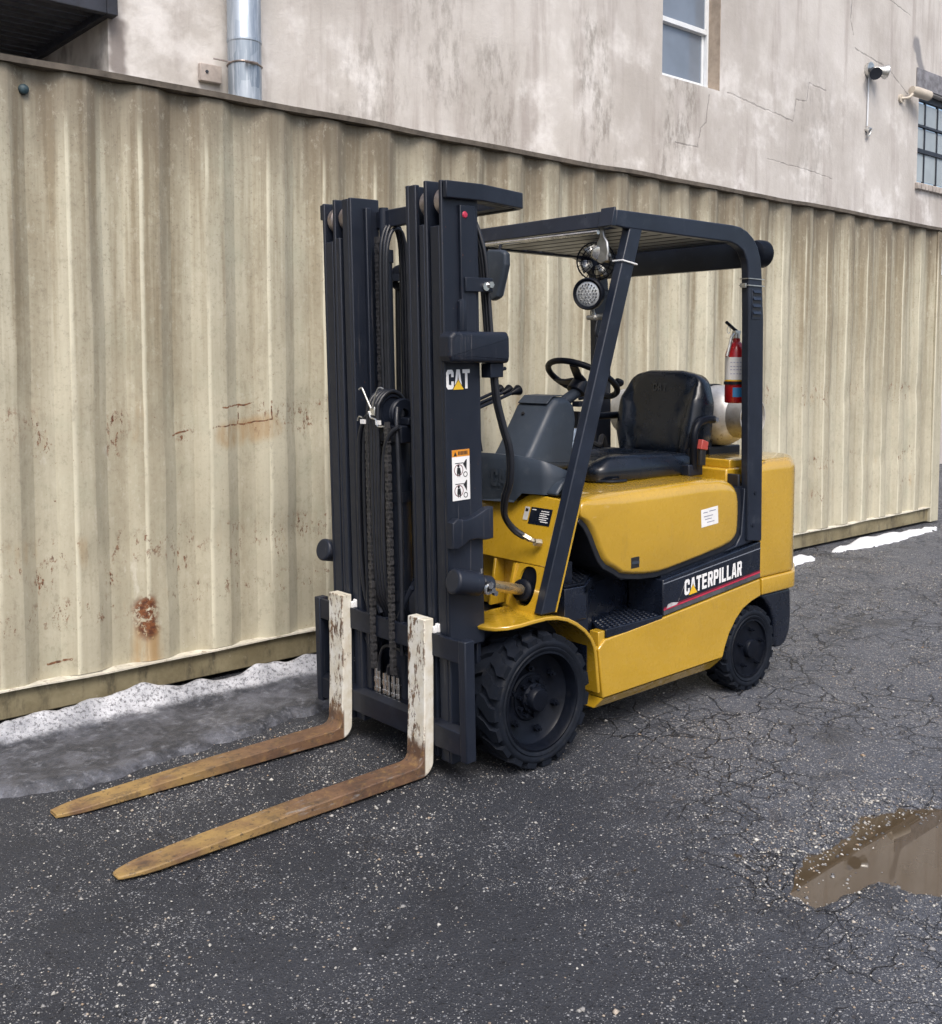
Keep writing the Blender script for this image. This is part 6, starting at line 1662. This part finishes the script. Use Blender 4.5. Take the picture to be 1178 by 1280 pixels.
EX = Vector((-1.482, 0.358, 1.380))
ext = thing("fire_extinguisher", "red fire extinguisher with white label strapped inside the rear guard leg", "extinguisher", tuple(EX))
er = 0.052
b = B(); b.lathe([(0.0, 0.0), (er - 0.006, 0.0), (er, 0.006), (er, 0.235), (er - 0.008, 0.262), (er * 0.55, 0.288), (0.018, 0.296), (0.018, 0.312), (0.0, 0.312)], EX, (0, 0, 1), n=32); body = b.build("cylinder", 'ext_red', ext, smooth=50)
b = B(); b.lathe([(er + 0.0006, 0.112), (er + 0.0006, 0.222)], EX, (0, 0, 1), n=32); b.build("paper_label", 'white_print', body)
b = B(); b.lathe([(er + 0.0009, 0.106), (er + 0.0009, 0.113)], EX, (0, 0, 1), n=32); b.build("label_band", 'yellow_print', body)
b = B()
for k in range(4):
    a0, a1 = R(20 + k * 12), R(32 + k * 12)
    b.add([(EX.x + (er + 0.0009) * math.cos(a), EX.y + (er + 0.0009) * math.sin(a), EX.z + z) for a, z in ((a0, 0.030), (a1, 0.030), (a1, 0.076), (a0, 0.076))], [(0, 1, 2, 3)])
b.build("blue_sticker", 'blue_print', body)
b = B()
for z in (0.195, 0.175, 0.160, 0.140):
    for k in range(5):
        a0, a1 = R(5 + k * 16), R(16 + k * 16)
        b.add([(EX.x + (er + 0.0009) * math.cos(a), EX.y + (er + 0.0009) * math.sin(a), EX.z + zz) for a, zz in ((a0, z), (a1, z), (a1, z + 0.004), (a0, z + 0.004))], [(0, 1, 2, 3)])
b.build("label_print", simple("faded_ink", (0.40, 0.42, 0.55), 0.6), body)
b = B().cyl(EX + Vector((0, 0, 0.312)), EX + Vector((0, 0, 0.340)), 0.016, n=12).box(EX.x - 0.02, EX.x + 0.022, EX.y - 0.012, EX.y + 0.012, EX.z + 0.335, EX.z + 0.350); vl = b.build("valve", 'wire', ext, bevel=0.002)
b = B().tube([EX + Vector((0.0, 0, 0.348)), EX + Vector((0.03, 0.0, 0.362)), EX + Vector((0.09, 0.005, 0.388))], 0.008, n=8); b.build("handle", 'rim', vl)
b = B().tube([EX + Vector((0.005, 0, 0.340)), EX + Vector((0.035, 0.0, 0.325)), EX + Vector((0.062, 0.004, 0.270)), EX + Vector((0.082, 0.006, 0.225))], 0.0075, n=8); b.build("lever", 'wire', vl)
b = B().tube([EX + Vector((0.07 + 0.013 * math.cos(a), 0.004, 0.352 + 0.016 * math.sin(a))) for a in np.linspace(0, 2 * np.pi, 12, endpoint=False)], 0.0018, n=5, closed=True, res=2); b.build("pull_ring", 'wire', vl)
b = B(); b.lathe([(er + 0.002, 0.090), (er + 0.005, 0.090), (er + 0.005, 0.104), (er + 0.002, 0.104), (er + 0.002, 0.090)], EX, (0, 0, 1), n=28); b.build("bracket_strap", 'black', ext)
b = B().box(EX.x - 0.012, EX.x + 0.010, EX.y + 0.053, 0.457, EX.z + 0.05, EX.z + 0.20); b.build("bracket", 'black', ext)

# cloth and orange bottle cap lying behind the dash
rag = thing("blue_cloth", "pale blue cloth glimpsed between the steering cowl and the sloping front leg", "cloth", (-1.12, -0.32, 1.06))
b = B()
vs, fs = [], []
for i in range(7):
    for j in range(6):
        vs.append((-1.00 - 0.05 * i * 0.6 + 0.008 * math.sin(j * 2.1 + i), -0.30 + 0.012 * math.sin(i * 1.7), 1.06 + 0.036 * j + 0.006 * math.sin(i * 2.3)))
for i in range(6):
    for j in range(5): fs.append((i * 6 + j, i * 6 + 6 + j, i * 6 + 7 + j, i * 6 + j + 1))
b.add(vs, fs); ro = b.build("cloth", 'cloth', rag, smooth=80); md = ro.modifiers.new("solid", 'SOLIDIFY'); md.thickness = 0.012
